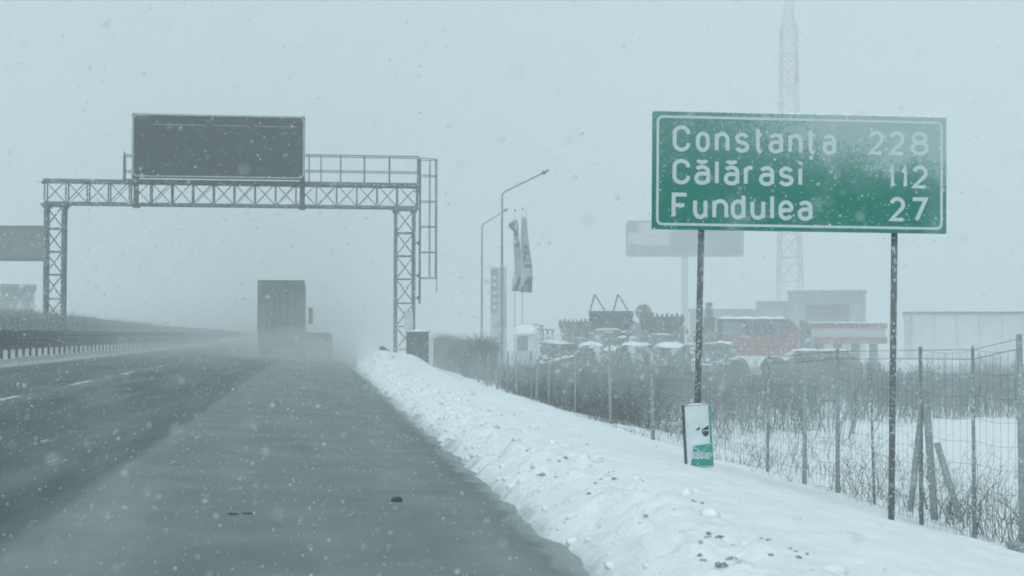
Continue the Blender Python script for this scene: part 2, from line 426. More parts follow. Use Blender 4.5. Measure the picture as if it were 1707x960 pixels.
# ------------------------------------------------------------------ lettering (stroke built, like road-sign capitals)
def arc(cx, cy, rx, ry, a0, a1, n=14):
    return [(cx+rx*math.cos(math.radians(a0+(a1-a0)*i/n)), cy+ry*math.sin(math.radians(a0+(a1-a0)*i/n))) for i in range(n+1)]
XH = .74
G = {
 'C': [[(1,.70)]+arc(.5,.72,.5,.28,10,180)+arc(.5,.28,.5,.28,180,350)+[(1,.30)]],
 'o': [arc(.5,XH-.27,.5,.27,0,180)+arc(.5,.27,.5,.27,180,360)+[(1,XH-.27)]],
 'n': [[(0,0),(0,XH)], [(0,XH-.3)]+arc(.5,XH-.27,.5,.27,180,0)+[(1,0)]],
 's': [arc(.5,.555,.46,.185,15,270)+arc(.5,.185,.5,.185,90,-165)],
 't': [[(.36,1),(.36,.2)]+arc(.72,.2,.36,.2,180,270)+[(1,0)], [(0,XH),(1,XH)]],
 'a': [arc(.5,.52,.5,.22,150,0)+[(1,0)], [(1,.43),(.42,.43)]+arc(.42,.215,.42,.215,90,270)+[(.6,0)]+arc(.6,.25,.4,.25,270,360)],
 'l': [[(.5,1),(.5,0)]],
 'i': [[(.5,XH),(.5,0)], [(.45,.93),(.62,1.07)]],
 'r': [[(0,0),(0,XH)], [(0,XH-.32)]+arc(.55,XH-.3,.55,.3,180,80)+[(1,XH)]],
 'F': [[(0,0),(0,1),(1,1)], [(0,.52),(.82,.52)]],
 'u': [[(0,XH),(0,.27)]+arc(.5,.27,.5,.27,180,360)+[(1,XH)], [(1,.4),(1,0)]],
 'd': [arc(.5,XH-.27,.5,.27,0,180)+arc(.5,.27,.5,.27,180,360)+[(1,XH-.27)], [(1,1),(1,0)]],
 'e': [[(0,.37),(1,.37)], [(1,.37)]+arc(.5,XH-.27,.5,.27,0,180)+arc(.5,.27,.5,.27,180,330)],
 '2': [arc(.5,.71,.5,.29,165,-35)+[(0,0),(1,0)]],
 '8': [arc(.5,.77,.43,.23,0,360), arc(.5,.27,.5,.27,0,360)],
 '1': [[(0,.70),(.7,1),(.7,0)]],
 '7': [[(0,1),(1,1),(.3,0)]],
 'R': [[(0,0),(0,1),(.5,1)]+arc(.5,.75,.5,.25,90,-90)+[(0,.5)], [(.5,.5),(1,0)]],
}
G['ă'] = G['a']+[arc(.5,1.08,.36,.13,190,350)]
G['ț'] = G['t']+[[(.55,-.16),(.42,-.33)]]
def stroke(mb, pts, sw, y0, y1):
    """flat ribbon of width sw along pts (x,z), with thickness y0..y1"""
    P = [Vector(p) for p in pts]; Q = [P[0]]
    for p in P[1:]:
        if (p-Q[-1]).length > 1e-4: Q.append(p)
    P = Q; closed = (P[0]-P[-1]).length < 1e-3 and len(P) > 3
    if closed: P = P[:-1]
    n = len(P); L, R = [], []
    for i in range(n):
        a = P[i-1] if (i or closed) else None; b = P[(i+1) % n] if (i < n-1 or closed) else None
        d1 = (P[i]-a).normalized() if a is not None else None; d2 = (b-P[i]).normalized() if b is not None else None
        if d1 is None: d1 = d2
        if d2 is None: d2 = d1
        n1 = Vector((-d1.y, d1.x)); n2 = Vector((-d2.y, d2.x)); m = n1+n2
        m = m.normalized() if m.length > 1e-4 else n1
        k = min(1.9, 1/max(.35, m.dot(n1)))
        L.append(P[i]+m*(sw/2*k)); R.append(P[i]-m*(sw/2*k))
    vs = [(q.x, y, q.y) for y in (y0, y1) for s_ in (L, R) for q in s_]
    fs = []
    for i in range(n if closed else n-1):
        j = (i+1) % n
        fs += [(i, j, n+j, n+i), (2*n+i, 3*n+i, 3*n+j, 2*n+j), (i, 2*n+i, 2*n+j, j), (n+i, n+j, 3*n+j, 3*n+i)]
    if not closed: fs += [(0, n, 3*n, 2*n), (n-1, 3*n-1, 4*n-1, 2*n-1)]
    mb.add(vs, fs)
def glyph(mb, ch, x0, x1, zb, cap, sw, y0, y1):
    for k, pl in enumerate(G[ch]):
        y0 -= .0007*k
        w = max(x1-x0-sw, .001)
        stroke(mb, [(x0+sw/2+px*w, zb+sw/2+pz*(cap-sw)) for px, pz in pl], sw, y0, y1)

# ------------------------------------------------------------------ direction sign
S = 2.97/1499            # metres per measured unit
tl = at(1089, 187.5, 15.15); br = at(1578.5, 391, 15.15)
SIGN_D = 15.15
bl = at(1087, 382.5, SIGN_D); brr = at(1577.5, 391, SIGN_D+.27)
SW_ = (Vector((brr.x, brr.y, 0))-Vector((bl.x, bl.y, 0))).length
u = SW_/1499; HS = 1.17*SW_/2.97
ang = math.atan2(brr.y-bl.y, brr.x-bl.x)
tilt = math.atan2(brr.z-bl.z, SW_)
sg = thing('direction_sign', 'large green direction sign listing three towns on two steel posts, crusted with snow', 'road sign')
pr = bpy.data.objects.new('sign_panel', None)
bpy.data.objects.remove(pr)
def sign():
    sg.location = (bl.x, bl.y, bl.z); sg.rotation_euler = (0, -tilt*.9, ang)
    Wd = SW_; H = 585*u
    pan = MB()
    # rounded plate
    def rr(x0, x1, z0, z1, r, k=5):
        pts = []
        for cx, cz, a in ((x1-r, z0+r, -90), (x1-r, z1-r, 0), (x0+r, z1-r, 90), (x0+r, z0+r, 180)):
            for i in range(k+1):
                t = math.radians(a+90*i/k); pts.append((cx+r*math.cos(t), cz+r*math.sin(t)))
        return pts
    pan.prism(rr(0, Wd, 0, H, .012, 2), 'y', 0, .035)
    pan.build('panel', M['green'], sg)
    b = MB(); stroke(b, rr(.052, Wd-.052, .052, H-.052, .05, 6)+[rr(.052, Wd-.052, .052, H-.052, .05, 6)[0]], .026, -.003, .001)
    b.build('border', M['sign_white'], sg)
    def line(txt, spans, vb, cap, sw=.040):
        mb = MB()
        for ch, (a, c) in zip(txt, spans):
            glyph(mb, ch, (a-83)*u, (c-83)*u, H-vb*u, cap*u, sw, -.003, .001)
        return mb
    line('Constanța', [(183,272),(300,370),(395,470),(497,570),(593,642),(668,742),(768,842),(860,912),(943,1013)], 198, 131).build('lettering', M['sign_white'], sg)
    line('228', [(1180,1258),(1285,1365),(1395,1490)], 194, 122).build('lettering', M['sign_white'], sg)
    line('Călărasi', [(183,272),(293,372),(395,418),(442,520),(543,597),(620,697),(720,796),(812,848)], 361, 127).build('lettering', M['sign_white'], sg)
    line('112', [(1281,1318),(1345,1385),(1405,1485)], 360, 118).build('lettering', M['sign_white'], sg)
    line('Fundulea', [(180,265),(288,360),(385,465),(478,552),(577,652),(670,705),(720,796),(818,893)], 531, 129).build('lettering', M['sign_white'], sg)
    line('27', [(1288,1368),(1398,1485)], 527, 124).build('lettering', M['sign_white'], sg)
    # back rails and clamps
    for z in (.22*H, .78*H):
        MB().box(.05, Wd-.05, .038, .078, z-.03, z+.03).build('back_rail', M['galv'], sg)
    fr = MB()
    for i in range(60):
        x = Wd*(i+.5)/60; h = .010+.010*max(0, noise.noise(Vector((x*3, 1, 2))))+.012*smooth(.5, 2.6, x)
        fr.blob((x, .016, H+.001), (.035, .02, h), i, .4, 1, flat=0)
    fr.build('snow_crust', M['lump'], sg, True)
    return Wd, H
WD, HS = sign()
bpy.context.view_layer.update()
mw = sg.matrix_world.copy(); inv = mw.inverted()
for pxt, pyt, pxb, pyb in ((1169, 383, 1160.5, 783), (1491, 390, 1485.5, 875)):
    top = mw @ Vector(((pxt-1088)/490*WD, .105, HS*.93))
    dt = (top-CAM).dot(fwd)
    low = at(pxb, pyb, dt-.02)
    print('post', low, gz(low.x, low.y))
    low.z = min(low.z, gz(low.x, low.y)) - .35
    mid = at(pxt, pyt, dt)
    d = (mid-at(pxb, pyb, dt-.02)).normalized()
    t_ = (mw @ Vector(((pxt-1088)/490*WD, .105, HS*.9))).z
    topp = mid + d*((t_-mid.z)/d.z); lo = mid - d*((mid.z-low.z)/d.z)
    MB().bar(inv @ lo, inv @ topp, .033, n=12).build('post', M['post'], sg, True)

# small radar board at the foot of the sign
def radar():
    d = 15.0
    a = at(1146, 672, d); 
    t = thing('radar_board', 'small boxed white and teal speed check board leaning at the foot of a sign post', 'sign board')
    pz = at(1168, 780, d); t.location = (pz.x, pz.y, pz.z)
    s = d/FPX
    t.rotation_euler = (0, math.radians(-3.0), -YAW+.22)
    w = 46*s*1.02; h = 106*s
    def P(px, py): return (-w/2+(px)*w, 0, h*(1-py))
    MB().cbox(-w/2, w/2, 0, .085, .004, h, .006).build('box_body', M['galvd'], t)
    MB().cbox(-w/2+.004, w/2-.004, -.006, -.001, .01, h-.006, .002).build('face_plate', M['plate'], t)
    MB().box(w/2-.030, w/2-.005, -.0085, -.007, h*.36, h-.012).build('side_band', M['teal'], t)
    pr = [(-w/2+.035, .02), (w/2-.005, .02), (w/2-.005, h*.385), (-w/2+.075, h*.36), (-w/2+.06, h*.25)]
    MB().prism(pr, 'y', -.009, -.0065).build('colour_field', M['teal'], t)
    mb = MB(); x = -w/2+.052; cw = (w-.07)/5.0
    for ch in 'Radar':
        glyph(mb, ch, x, x+cw*.82, h*.15, h*.125, .0105, -.0115, -.0085); x += cw
    mb.build('lettering', M['plate'], t)
    ic = MB(); cx, cz = w*.22, h*.585; k_ = .72
    ic.prism([(cx-.05*k_,cz+.02*k_),(cx+.055*k_,cz+.075*k_),(cx+.055*k_,cz+.012*k_),(cx-.05*k_,cz+.012*k_)], 'y', -.0085, -.0065)
    ic.prism([(cx-.05*k_,cz-.002*k_),(cx+.055*k_,cz-.002*k_),(cx+.052*k_,cz-.05*k_),(cx+.01*k_,cz-.085*k_),(cx-.035*k_,cz-.045*k_)], 'y', -.0085, -.0065)
    ic.prism([(cx-.13*k_,cz+.03*k_),(cx-.075*k_,cz+.04*k_),(cx-.07*k_,cz+.075*k_),(cx-.08*k_,cz+.02*k_),(cx-.135*k_,cz+.012*k_)], 'y', -.0085, -.0065)
    ic.build('pictogram', M['ink'], t)
    sn = MB()
    sn.blob((0, .04, h), (w*.45, .045, .012), 2, .3, 2, flat=0)
    sn.build('snow_cap', M['lump'], t, True)
    MB().box(-w/2+.03, -w/2+.10, .01, .07, -.10, .0035).build('foot', M['dark'], t)
radar()

# ------------------------------------------------------------------ gantry
GD = 65.5
GS = GD/FPX
def gantry():
    o = at(677, 605, GD); X0 = o.x; Y0 = o.y
    t = thing('sign_gantry', 'steel lattice gantry spanning the carriageway with a railed walkway and a caged ladder', 'gantry')
    # local frame: x along world X, z up, measured from the picture at the gantry's distance
    def X(px): return at(px, 480, (Y0-0)/ (ray(px,480).y)).x
    def Z(py, px): return at(px, py, Y0/ray(px, py).y).z
    ztop = Z(308, 690); zbot = Z(343, 690); zt2 = Z(303, 75); zb2 = Z(342, 75)
    ztop = (ztop+zt2)/2; zbot = (zbot+zb2)/2
    xl, xr = X(70), X(698); D = .70                      # depth of the lattice along the road
    t.location = (X0, Y0, 0)
    ya, yb = 0, D
    L = lambda x: x-X0
    # beam
    bm = MB()
    for y in (ya, yb):
        bm.bar((L(xl), y, ztop), (L(xr), y, ztop), .065); bm.bar((L(xl)+.05, y, zbot), (L(xr)-.05, y, zbot), .055)
    nb = 18; bx = [L(xl)+.06+(xr-xl-.12)*i/nb for i in range(nb+1)]
    for i, x in enumerate(bx):
        for y in (ya, yb): bm.bar((x, y, zbot), (x, y, ztop), .030)
        bm.bar((x, ya, zbot), (x, yb, zbot), .022); bm.bar((x, ya, ztop), (x, yb, ztop), .022)
        if i < nb:
            x2 = bx[i+1]
            y = ya
            bm.bar((x, y-.012, zbot), (x2, y-.012, ztop), .020); bm.bar((x, y+.03, ztop), (x2, y+.03, zbot), .020)
            bm.bar((x, yb, zbot), (x2, yb, ztop) if i % 2 else (x2, yb, zbot+.02), .012)
            bm.bar((x, ya, zbot+.01), (x2, yb, zbot+.01), .018)
    bm.build('beam', M['galv'], t)
    for i in range(0, nb+1, 2):
        MB().box(bx[i]-.12, bx[i]+.12, ya-.075, ya-.06, ztop-.16, ztop-.04).build('gusset_plate', M['galvd'], t)
    # legs
    for pa, pb, zb in ((72.5, 106, .9), (658, 692, -.3)):
        leg = MB(); x0, x1 = L(X(pa))+.05, L(X(pb))-.05
        z1 = zbot-.10
        for x in (x0, x1):
            for y in (ya, yb): leg.bar((x, y, zb), (x, y, z1), .060)
        step = .91; nz = int((z1-zb)/step); hh = (z1-zb)/nz
        for k in range(nz):
            a, b = zb+hh*k, zb+hh*(k+1)
            y = ya
            leg.bar((x0, y-.01, a), (x1, y-.01, b), .024); leg.bar((x1, y+.02, a), (x0, y+.02, b), .024)
            for y in (ya, yb): leg.bar((x0, y, b), (x1, y, b), .026)
            for x in (x0, x1):
                leg.bar((x, ya, a), (x, yb, b), .020)
        for x in (x0, x1):
            leg.box(x-.19, x+.19, ya-.2, yb+.2, z1, z1+.06)
            leg.box(x-.12, x+.12, ya-.1, yb+.1, z1-.10, z1-.002)
        leg.build('leg', M['galv'], t)
    # walkway and railings
    MB().box(L(X(204)), L(xr), ya+.06, yb-.06, ztop+.07, ztop+.11).build('walkway', M['galvd'], t)
    def railing(p0, p1, posts, zt, zm):
        for y in (ya+.02, yb-.02):
            mb = MB()
            mb.bar((L(X(p0)), y, zt), (L(X(p1)), y, zt), .026, n=6); mb.bar((L(X(p0)), y, zm), (L(X(p1)), y, zm), .022, n=6)
            for q in posts: mb.bar((L(X(q)), y, ztop+.06), (L(X(q)), y, zt+.02), .024, n=6)
            mb.build('railing', M['galv'], t)
    zt, zm = Z(260, 600), Z(286, 600)
    railing(508, 698, (514, 534, 567, 607, 649, 697), zt, zm)
    railing(204, 221, (204, 219), Z(258, 204)-.02, Z(285, 204))
    yc0 = (ya+yb)/2
    for q in (204, 697.5):
        e = MB(); e.bar((L(X(q)), ya+.02, zt-.02), (L(X(q)), yb-.02, zt-.02), .024, n=6); e.bar((L(X(q)), ya+.02, zm), (L(X(q)), yb-.02, zm), .022, n=6)
        e.bar((L(X(q)), yc0, ztop+.1), (L(X(q)), yc0, zt), .02, n=6); e.build('railing', M['galv'], t)
    # ladder with cage, on the outer side
    lx = L(X(700.5)); yc = (ya+yb)/2
    lad = MB()
    zl = Z(505, 700)
    ztl = Z(263, 700)
    for dy in (-.24, .24): lad.bar((lx, yc+dy, zl), (lx, yc+dy, ztl), .030)
    k = zl+.15
    while k < ztl: lad.bar((lx, yc-.24, k), (lx, yc+.24, k), .013, n=6); k += .3
    for zz in (Z(320, 700), Z(405, 700), Z(460, 700), Z(495, 700)):
        lad.bar((lx, yc-.2, zz), (L(X(692))-.05, yc-.2, zz), .025); lad.box(lx-.14, lx-.06, yc-.27, yc-.19, zz-.09, zz+.06)
    lad.build('ladder', M['galv'], t)
    cg = MB(); r = (X(729)-X(700.5))
    for zz in [Z(q, 715) for q in (265, 293, 336, 378, 421, 464)]:
        pts = []
        for i in range(13):
            a = -PI/2+PI*i/12; pts.append((lx+r*max(0, math.cos(a))**.8, yc+.38*math.sin(a), zz))
        cg.tube(pts, .019, 6)
    za, zb_ = Z(464, 715), Z(265, 715)
    for a in (-60, -25, 0, 25, 60):
        a = math.radians(a)
        x = lx+r*math.cos(a)**.8; y = yc+.38*math.sin(a)
        cg.bar((x, y, za), (x, y, zb_), .016)
    cg.bar((lx+r, yc, Z(486, 726)), (lx+r, yc, za), .016)
    cg.build('ladder_cage', M['galv'], t)
    # white junction box strapped to the leg
    jb = MB().cbox(L(X(674)), L(X(688)), ya-.28, ya-.07, Z(549, 680), Z(517, 680), .03).build('junction_box', M['white'], t)
    # concrete footing
    MB().cbox(L(X(655))-.1, L(X(695))+.1, ya-.3, yb+.3, -.9, .05, .04).build('footing', M['postc'], t)
    # message board, hung on the front of the beam
    b = thing('message_board', 'wide blank dark electronic message board mounted on the gantry beam', 'message board', (X0, Y0, 0))
    x0, x1 = L(X(220.5)), L(X(507)); z0, z1 = Z(300, 360), Z(195.5, 360)
    yf = -.62; yk = -.12
    MB().cbox(x0, x1, yf, yk, z0, z1, .03).build('housing', M['galvd'], b)
    MB().box(x0+.10, x1-.10, yf-.012, yf-.003, z0+.10, z1-.07).build('display', M['display'], b)
    fr = MB()
    R = .2; pts = []
    ix0, ix1, iz0, iz1 = x0+.05, x1-.05, z0+.05, z1-.045
    for cx, cz, a in ((ix1-R, iz0+R, -90), (ix1-R, iz1-R, 0), (ix0+R, iz1-R, 90), (ix0+R, iz0+R, 180)):
        for i in range(6):
            tt = math.radians(a+90*i/5); pts.append((cx+R*math.cos(tt), cz+R*math.sin(tt)))
    stroke(fr, pts+[pts[0]], .045, yf-.022, yf-.013)
    fr.build('rim', M['frame'], b)
    vz = z1-.46
    ln = MB()
    for a, c in ((.12, .42), (.46, .66), (.70, .95)):
        ln.box(x0+(x1-x0)*a, x0+(x1-x0)*c, yf-.030, yf-.0125, vz-.010, vz+.010)
    ln.build('snow_line', M['frame'], b)
    for q in (226, 503):
        h = MB(); x = L(X(q)); h.box(x-.11, x+.11, -.118, -.068, zbot-.12, z0+.5); h.box(x-.14, x+.14, -.125, .3, zbot-.16, zbot-.06)
        h.build('hanger', M['galvd'], b)
    s = MB()
    for i in range(40):
        x = x0+(x1-x0)*(i+.5)/40; s.blob((x, (yf+yk)/2, z1), (.14, .24, .035+.02*noise.noise(Vector((x, 0, 3)))), i, .3, 1, flat=0)
    s.build('snow_cap', M['lump'], b, True)
    return X, Z
GX, GZ = gantry()

# cabinet beside the gantry
def cabinet():
    d = 63.0; s = d/FPX
    b = at(695, 604, d)
    t = thing('control_cabinet', 'squat dark control cabinet half buried in snow beside the gantry leg', 'cabinet', (b.x, b.y, gz(b.x, b.y)), -YAW)
    zt = at(695, 552, d).z - t.location.z
    w = 36*s
    MB().cbox(-w/2, w/2, 0, .7, -.6, zt-.04, .015).build('body', M['cabinet'], t)
    MB().cbox(-w/2-.04, w/2+.03, -.05, .75, zt-.037, zt, .01).build('roof', M['galvd'], t)
    MB().cbox(-w/2+.05, w/2-.05, -.022, -.003, -.5, zt-.12, .008).build('door', M['cabinet'], t)
    MB().box(w/2-.14, w/2-.11, -.05, -.024, zt*.35, zt*.6).build('handle', M['galv'], t)
    MB().blob((0, .35, zt+.002), (w*.55, .4, .09), 4, .3, 2, flat=0).build('snow_cap', M['lump'], t, True)
    e = MB()
    for k in (0, .09): e.bar((w/2+.10+k, .05, -.6), (w/2+.10+k, .05, zt+.12-k*3), .035)
    e.build('side_post', M['white'], t)
cabinet()

# stub of guardrail entering the snow by the gantry
def stub():
    P0 = at(666, 606, 58.5); P1 = at(636, 583, 62.5)
    t = thing('guardrail_end', 'short dark end of a guardrail sticking out of the snow at the gantry foot', 'guardrail', (P0.x, P0.y, P0.z))
    q = P1-P0; mb = MB()
    dx = Vector((q.x, q.y, q.z))
    for o in (-.11, .11): mb.bar((0, 0, o), (dx.x, dx.y, dx.z+o), .07)
    mb.bar((0, .03, 0), (dx.x, dx.y+.03, dx.z), .10)
    mb.build('rail', M['rail'], t)
    for k in (.1, .9): MB().box(dx.x*k-.05, dx.x*k+.05, dx.y*k+.1, dx.y*k+.2, -.9, dx.z*k+.1).build('post', M['rail'], t)
stub()

# ------------------------------------------------------------------ guardrail along the median
def wrail(x, z, y0, y1, flip=1):
    prof = [(0,-.155),(.03,-.15),(.08,-.11),(.08,-.06),(.02,-.02),(.02,.02),(.08,.06),(.08,.11),(.03,.15),(0,.155),(-.01,.15),(.02,.10),(.02,.07),(-.02,.02),(-.02,-.02),(.02,-.07),(.02,-.10)]
    return MB().prism([(x+flip*a, z+b) for a, b in prof], 'y', y0, y1)
def guardrail():
    X = -10.2; zb = .545
    t = thing('guardrail', 'long double steel guardrail on close set posts along the median', 'guardrail', (X, 60, zb))
    y0, y1 = -45, 140
    for z in (.46, .74):
        wrail(0, z, y0, y1).build('rail', M['rail'], t)
    MB().box(-.03, .05, y0, y1, .90, .95).build('top_rail', M['rail'], t)
    me = None
    for k in range(100):
        y = -20+1.26*k
        if me is None:
            o = MB().box(-.10, -.025, -.05, .05, -.4, .90).build('post', M['rail'], t); me = o.data
        else:
            o = bpy.data.objects.new('post', me); C.objects.link(o); o.parent = t
        o.location = (0, y, 0)
guardrail()

# ------------------------------------------------------------------ twigs and stems
def stems(spots, seedn, hmin, hmax, r, twigs=3, lean=.18, base=None):
    """thin three-sided stems with side twigs, returned as vert/face arrays"""
    R = random.Random(seedn); V = []; F = []
    def tri(a, b, ra, rb):
        n = len(V); d = (b-a)
        u_ = Vector((d.y, -d.x, 0)); u_ = u_.normalized() if u_.length > 1e-5 else Vector((1,0,0))
        w_ = d.normalized().cross(u_)
        for P, q in ((a, ra), (b, rb)):
            for k in range(3):
                an = 2*PI*k/3; V.append(P+u_*(q*math.cos(an))+w_*(q*math.sin(an)))
        for k in range(3): F.append((n+k, n+(k+1) % 3, n+3+(k+1) % 3, n+3+k))
    for (x, y, sc) in spots:
        z = (gz(x, y, False) if base is None else base(x, y))-.03
        h = R.uniform(hmin, hmax)*sc
        a = Vector((x, y, z)); l1 = Vector((R.gauss(.06, lean), R.gauss(0, lean), 1)).normalized()
        m_ = a+l1*h*.55; l2 = (l1+Vector((R.gauss(.08, lean), R.gauss(0, lean), 0))).normalized(); e = m_+l2*h*.45
        rr = r*R.uniform(.7, 1.3)
        tri(a, m_, rr, rr*.8); tri(m_, e, rr*.8, rr*.35)
        for k in range(twigs):
            s_ = R.uniform(.3, .95); p0 = a.lerp(m_, s_/.55) if s_ < .55 else m_.lerp(e, (s_-.55)/.45)
            an = R.uniform(0, 2*PI); q = p0+Vector((math.cos(an), math.sin(an), R.uniform(.3, 1.4)))*(h*R.uniform(.12, .26))
            tri(p0, q, rr*.6, rr*.3)
    return V, F
# hedge along the median beyond the guardrail
def hedge():
    t = thing('hedge', 'long grey bare hedge standing beyond the median guardrail', 'hedge')
    def ht(Y): return 1.70-.32*smooth(55, 120, Y)-.35*smooth(150, 280, Y)
    ys = [-10+2*k for k in range(115)]
    prof = [(-11.25,0),(-11.15,.35),(-11.2,.75),(-11.35,.96),(-11.7,1.0),(-12.3,1.0),(-12.7,.9),(-12.8,.3),(-12.75,0)]
    V = []; F = []
    ys = list(np.arange(-10, 90, .5))+list(np.arange(90, 290, 2))
    for y in ys:
        for i, (x, k) in enumerate(prof):
            nz = .10*fb(x*1.3, y*.9, 5)
            V.append((x+nz, y, .6+ht(y)*k*(1+.05*fb(x, y*.35, 2))+nz*.3*k))
    n = len(prof)
    for j in range(len(ys)-1):
        for i in range(n-1): F.append((j*n+i, j*n+i+1, (j+1)*n+i+1, (j+1)*n+i))
    big('branch_mass', V, F, M['hedge'], t, True)
    R = random.Random(3); sp = []
    for _ in range(9000):
        y = R.uniform(20, 120); sp.append((R.uniform(-11.3, -12.5), y, ht(y)))
    V, F = stems(sp, 5, .80, 1.03, .010, 3, .10, base=lambda x, y: .66)
    big('twigs', V, F, M['hedge'], t)
hedge()

# ------------------------------------------------------------------ lorry and car ahead
def lorry():
    d = 82.0; P = at(468, 585, d)
    t = thing('lorry', 'tall box trailer lorry seen from behind in blowing snow', 'lorry', (P.x, P.y, roadz(P.x)))
    w = 2.52; zt = zat(467.5, 468, Vector((P.x, P.y, 0)))-t.location.z; zb = 1.05; L = 12.2
    MB().cbox(-w/2, w/2, .03, L, zb, zt, .04).build('trailer_body', M['lorrys'], t)
    for s in (-1, 1):
        do = MB().cbox(min(s*.012, s*(w/2-.05)), max(s*.012, s*(w/2-.05)), -.025, .027, zb+.10, zt-.10, .012).build('rear_door', M['lorry'], t)
        for q in (.28, .62):
            MB().bar((s*w/2*q, -.05, zb+.12), (s*w/2*q, -.05, zt-.12), .018, n=8).build('lock_rod', M['galvd'], do)
    f = MB(); f.box(-w/2-.01, -w/2+.055, -.04, .035, zb, zt); f.box(w/2-.055, w/2+.01, -.04, .035, zb, zt); f.box(-w/2+.057, w/2-.057, -.04, .029, zt-.095, zt-.003)
    f.build('rear_frame', M['lorry'], t)
    MB().box(-w/2+.05, w/2-.05, .02, L-.5, zb-.22, zb-.01).build('chassis', M['dark'], t)
    MB().cbox(-w/2+.05, w/2-.05, -.02, .10, .50, .62, .02).build('underrun_bar', M['galvd'], t)
    for s in (-1, 1):
        MB().cbox(s*.95-.18, s*.95+.18, -.05, .05, .74, .83, .01).build('tail_light', M['taill'], t)
        MB().box(s*1.0-.24, s*1.0+.24, .5, .53, .18, .84).build('mud_flap', M['rubber'], t)
        for y in (1.3, 2.6, 3.9):
            MB().wheel((s*1.02, y, .5), .5, .38).build('wheel', M['rubber'], t)
        MB().wheel((s*1.02, L+2.3, .5), .5, .34).build('wheel', M['rubber'], t)
        MB().wheel((s*.98, L-.9, .5), .5, .5).build('wheel', M['rubber'], t)
    cab = MB(); prof = [(L+.5, .7), (L+2.7, .55), (L+2.75, 1.6), (L+2.5, 3.0), (L+2.2, 3.5), (L+.7, 3.6), (L+.5, 3.0)]
    cab.prism(prof, 'x', -1.2, 1.2); cab.build('cab', M['lorrys'], t)
    for s in (-1, 1):
        mb = MB(); mb.cbox(s*1.58-.12, s*1.58+.12, L+2.2, L+2.32, 1.95, 2.95, .04); mb.bar((s*1.2, L+2.3, 2.9), (s*1.58, L+2.26, 2.98), .025, n=6); mb.bar((s*1.2, L+2.3, 2.1), (s*1.58, L+2.26, 2.0), .025, n=6)
        mb.build('mirror', M['dark'], t)
lorry()
def car_mesh(t, body, L=4.2, w=1.75, H=1.48, snow=False):
    prof = [(0,.35),(.03,.75),(.12,.95),(.35,1.42),(.6,H),(2.0,H),(2.75,1.0),(3.9,.86),(4.15,.7),(4.2,.35)]
    b = MB(); vs = []; n = len(prof)
    for sx in (-1, -.86, .86, 1):
        for y, z in prof:
            k = 1.0 if z < 1.0 else 1-.16*(z-1.0)/.48
            inset = 1 if abs(sx) < 1 else 1
            vs.append((sx*w/2*k*inset, y*L/4.2, z if abs(sx) < 1 else max(.35, z-.05)))
    fs = []
    for i in range(3):
        for j in range(n): fs.append((i*n+j, i*n+(j+1) % n, (i+1)*n+(j+1) % n, (i+1)*n+j))
    fs += [tuple(range(n)), tuple(range(3*n, 4*n))]
    b.add(vs, fs).build('body', body, t)
    MB().prism([(-.62,1.02),(.62,1.02),(.54,1.36),(-.54,1.36)], 'y', .13, .16).build('rear_window', M['glass'], t).rotation_euler = (0,0,0)
    for s in (-1, 1):
        MB().prism([(.75,1.0),(2.5,1.0),(1.95,1.36),(.85,1.36)], 'x', s*.80-.02, s*.80+.02).build('side_window', M['glass'], t)
        for y in (.8, 3.35): MB().wheel((s*.76, y, .32), .32, .2).build('wheel', M['rubber'], t)
        MB().cbox(s*.72-.1, s*.72+.1, -.02, .12, .68, .9, .02).build('tail_light', M['taill'], t)
    MB().cbox(-.8, .8, -.08, .1, .36, .56, .03).build('bumper', M['dark'], t)
    if snow: MB().blob((0, 1.25, H-.02), (.74, .85, .14), 3, .2, 3, flat=0).build('snow_cap', M['lump'], t, True)
P = at(529, 588, 84); ct = thing('car', 'dim grey car half lost in the blowing snow beside the lorry', 'car', (P.x, P.y, roadz(P.x)))
car_mesh(ct, M['dark'])

# ------------------------------------------------------------------ lamp posts, totem, flags, kiosk
def lamp(px, pt, px2, py2, d, label):
    P = at(px, 600, d); z0 = gz(P.x, P.y, False)
    t = thing('street_lamp', label, 'street lamp', (P.x, P.y, z0), group='street lamps behind the gantry')
    top = at(px, pt, d); q = at(px2, py2, d); h = top.z-z0
    MB().bar((0,0,-.3), (0,0,h*.62), .11, .085, n=10).build('lower_pole', M['galv'], t, True)
    MB().bar((0,0,h*.62), (0,0,h), .075, .06, n=10).build('upper_pole', M['galv'], t, True)
    dx = Vector((q.x-P.x, q.y-P.y, q.z-top.z)); e = dx*.84
    MB().tube([(0,0,h), (e.x*.08, e.y*.08, h+e.z*.14), (e.x, e.y, h+e.z)], .05, 8).build('arm', M['galv'], t)
    a = Vector((e.x, e.y, h+e.z)); b = Vector((dx.x, dx.y, h+dx.z)); c = (a+b)/2
    ln = (b-a).length
    hd = MB(); nd = (b-a).normalized()
    hd.bar(a, a+nd*ln*.3, .05, .13, n=8); hd.bar(a+nd*ln*.3, b, .13, .05, n=8)
    hd.build('lamp_head', M['galvd'], t)
    MB().blob((c.x, c.y, c.z+.07), (ln*.35, .12, .07), 2, .2, 2, flat=0).build('snow_cap', M['lump'], t, True)
lamp(836.5, 324, 915, 284, 98, 'taller street lamp with the longer arm, standing in front of the pale pylon sign')
lamp(803, 377, 847, 348, 122, 'shorter, fainter street lamp rising behind the dark bush')

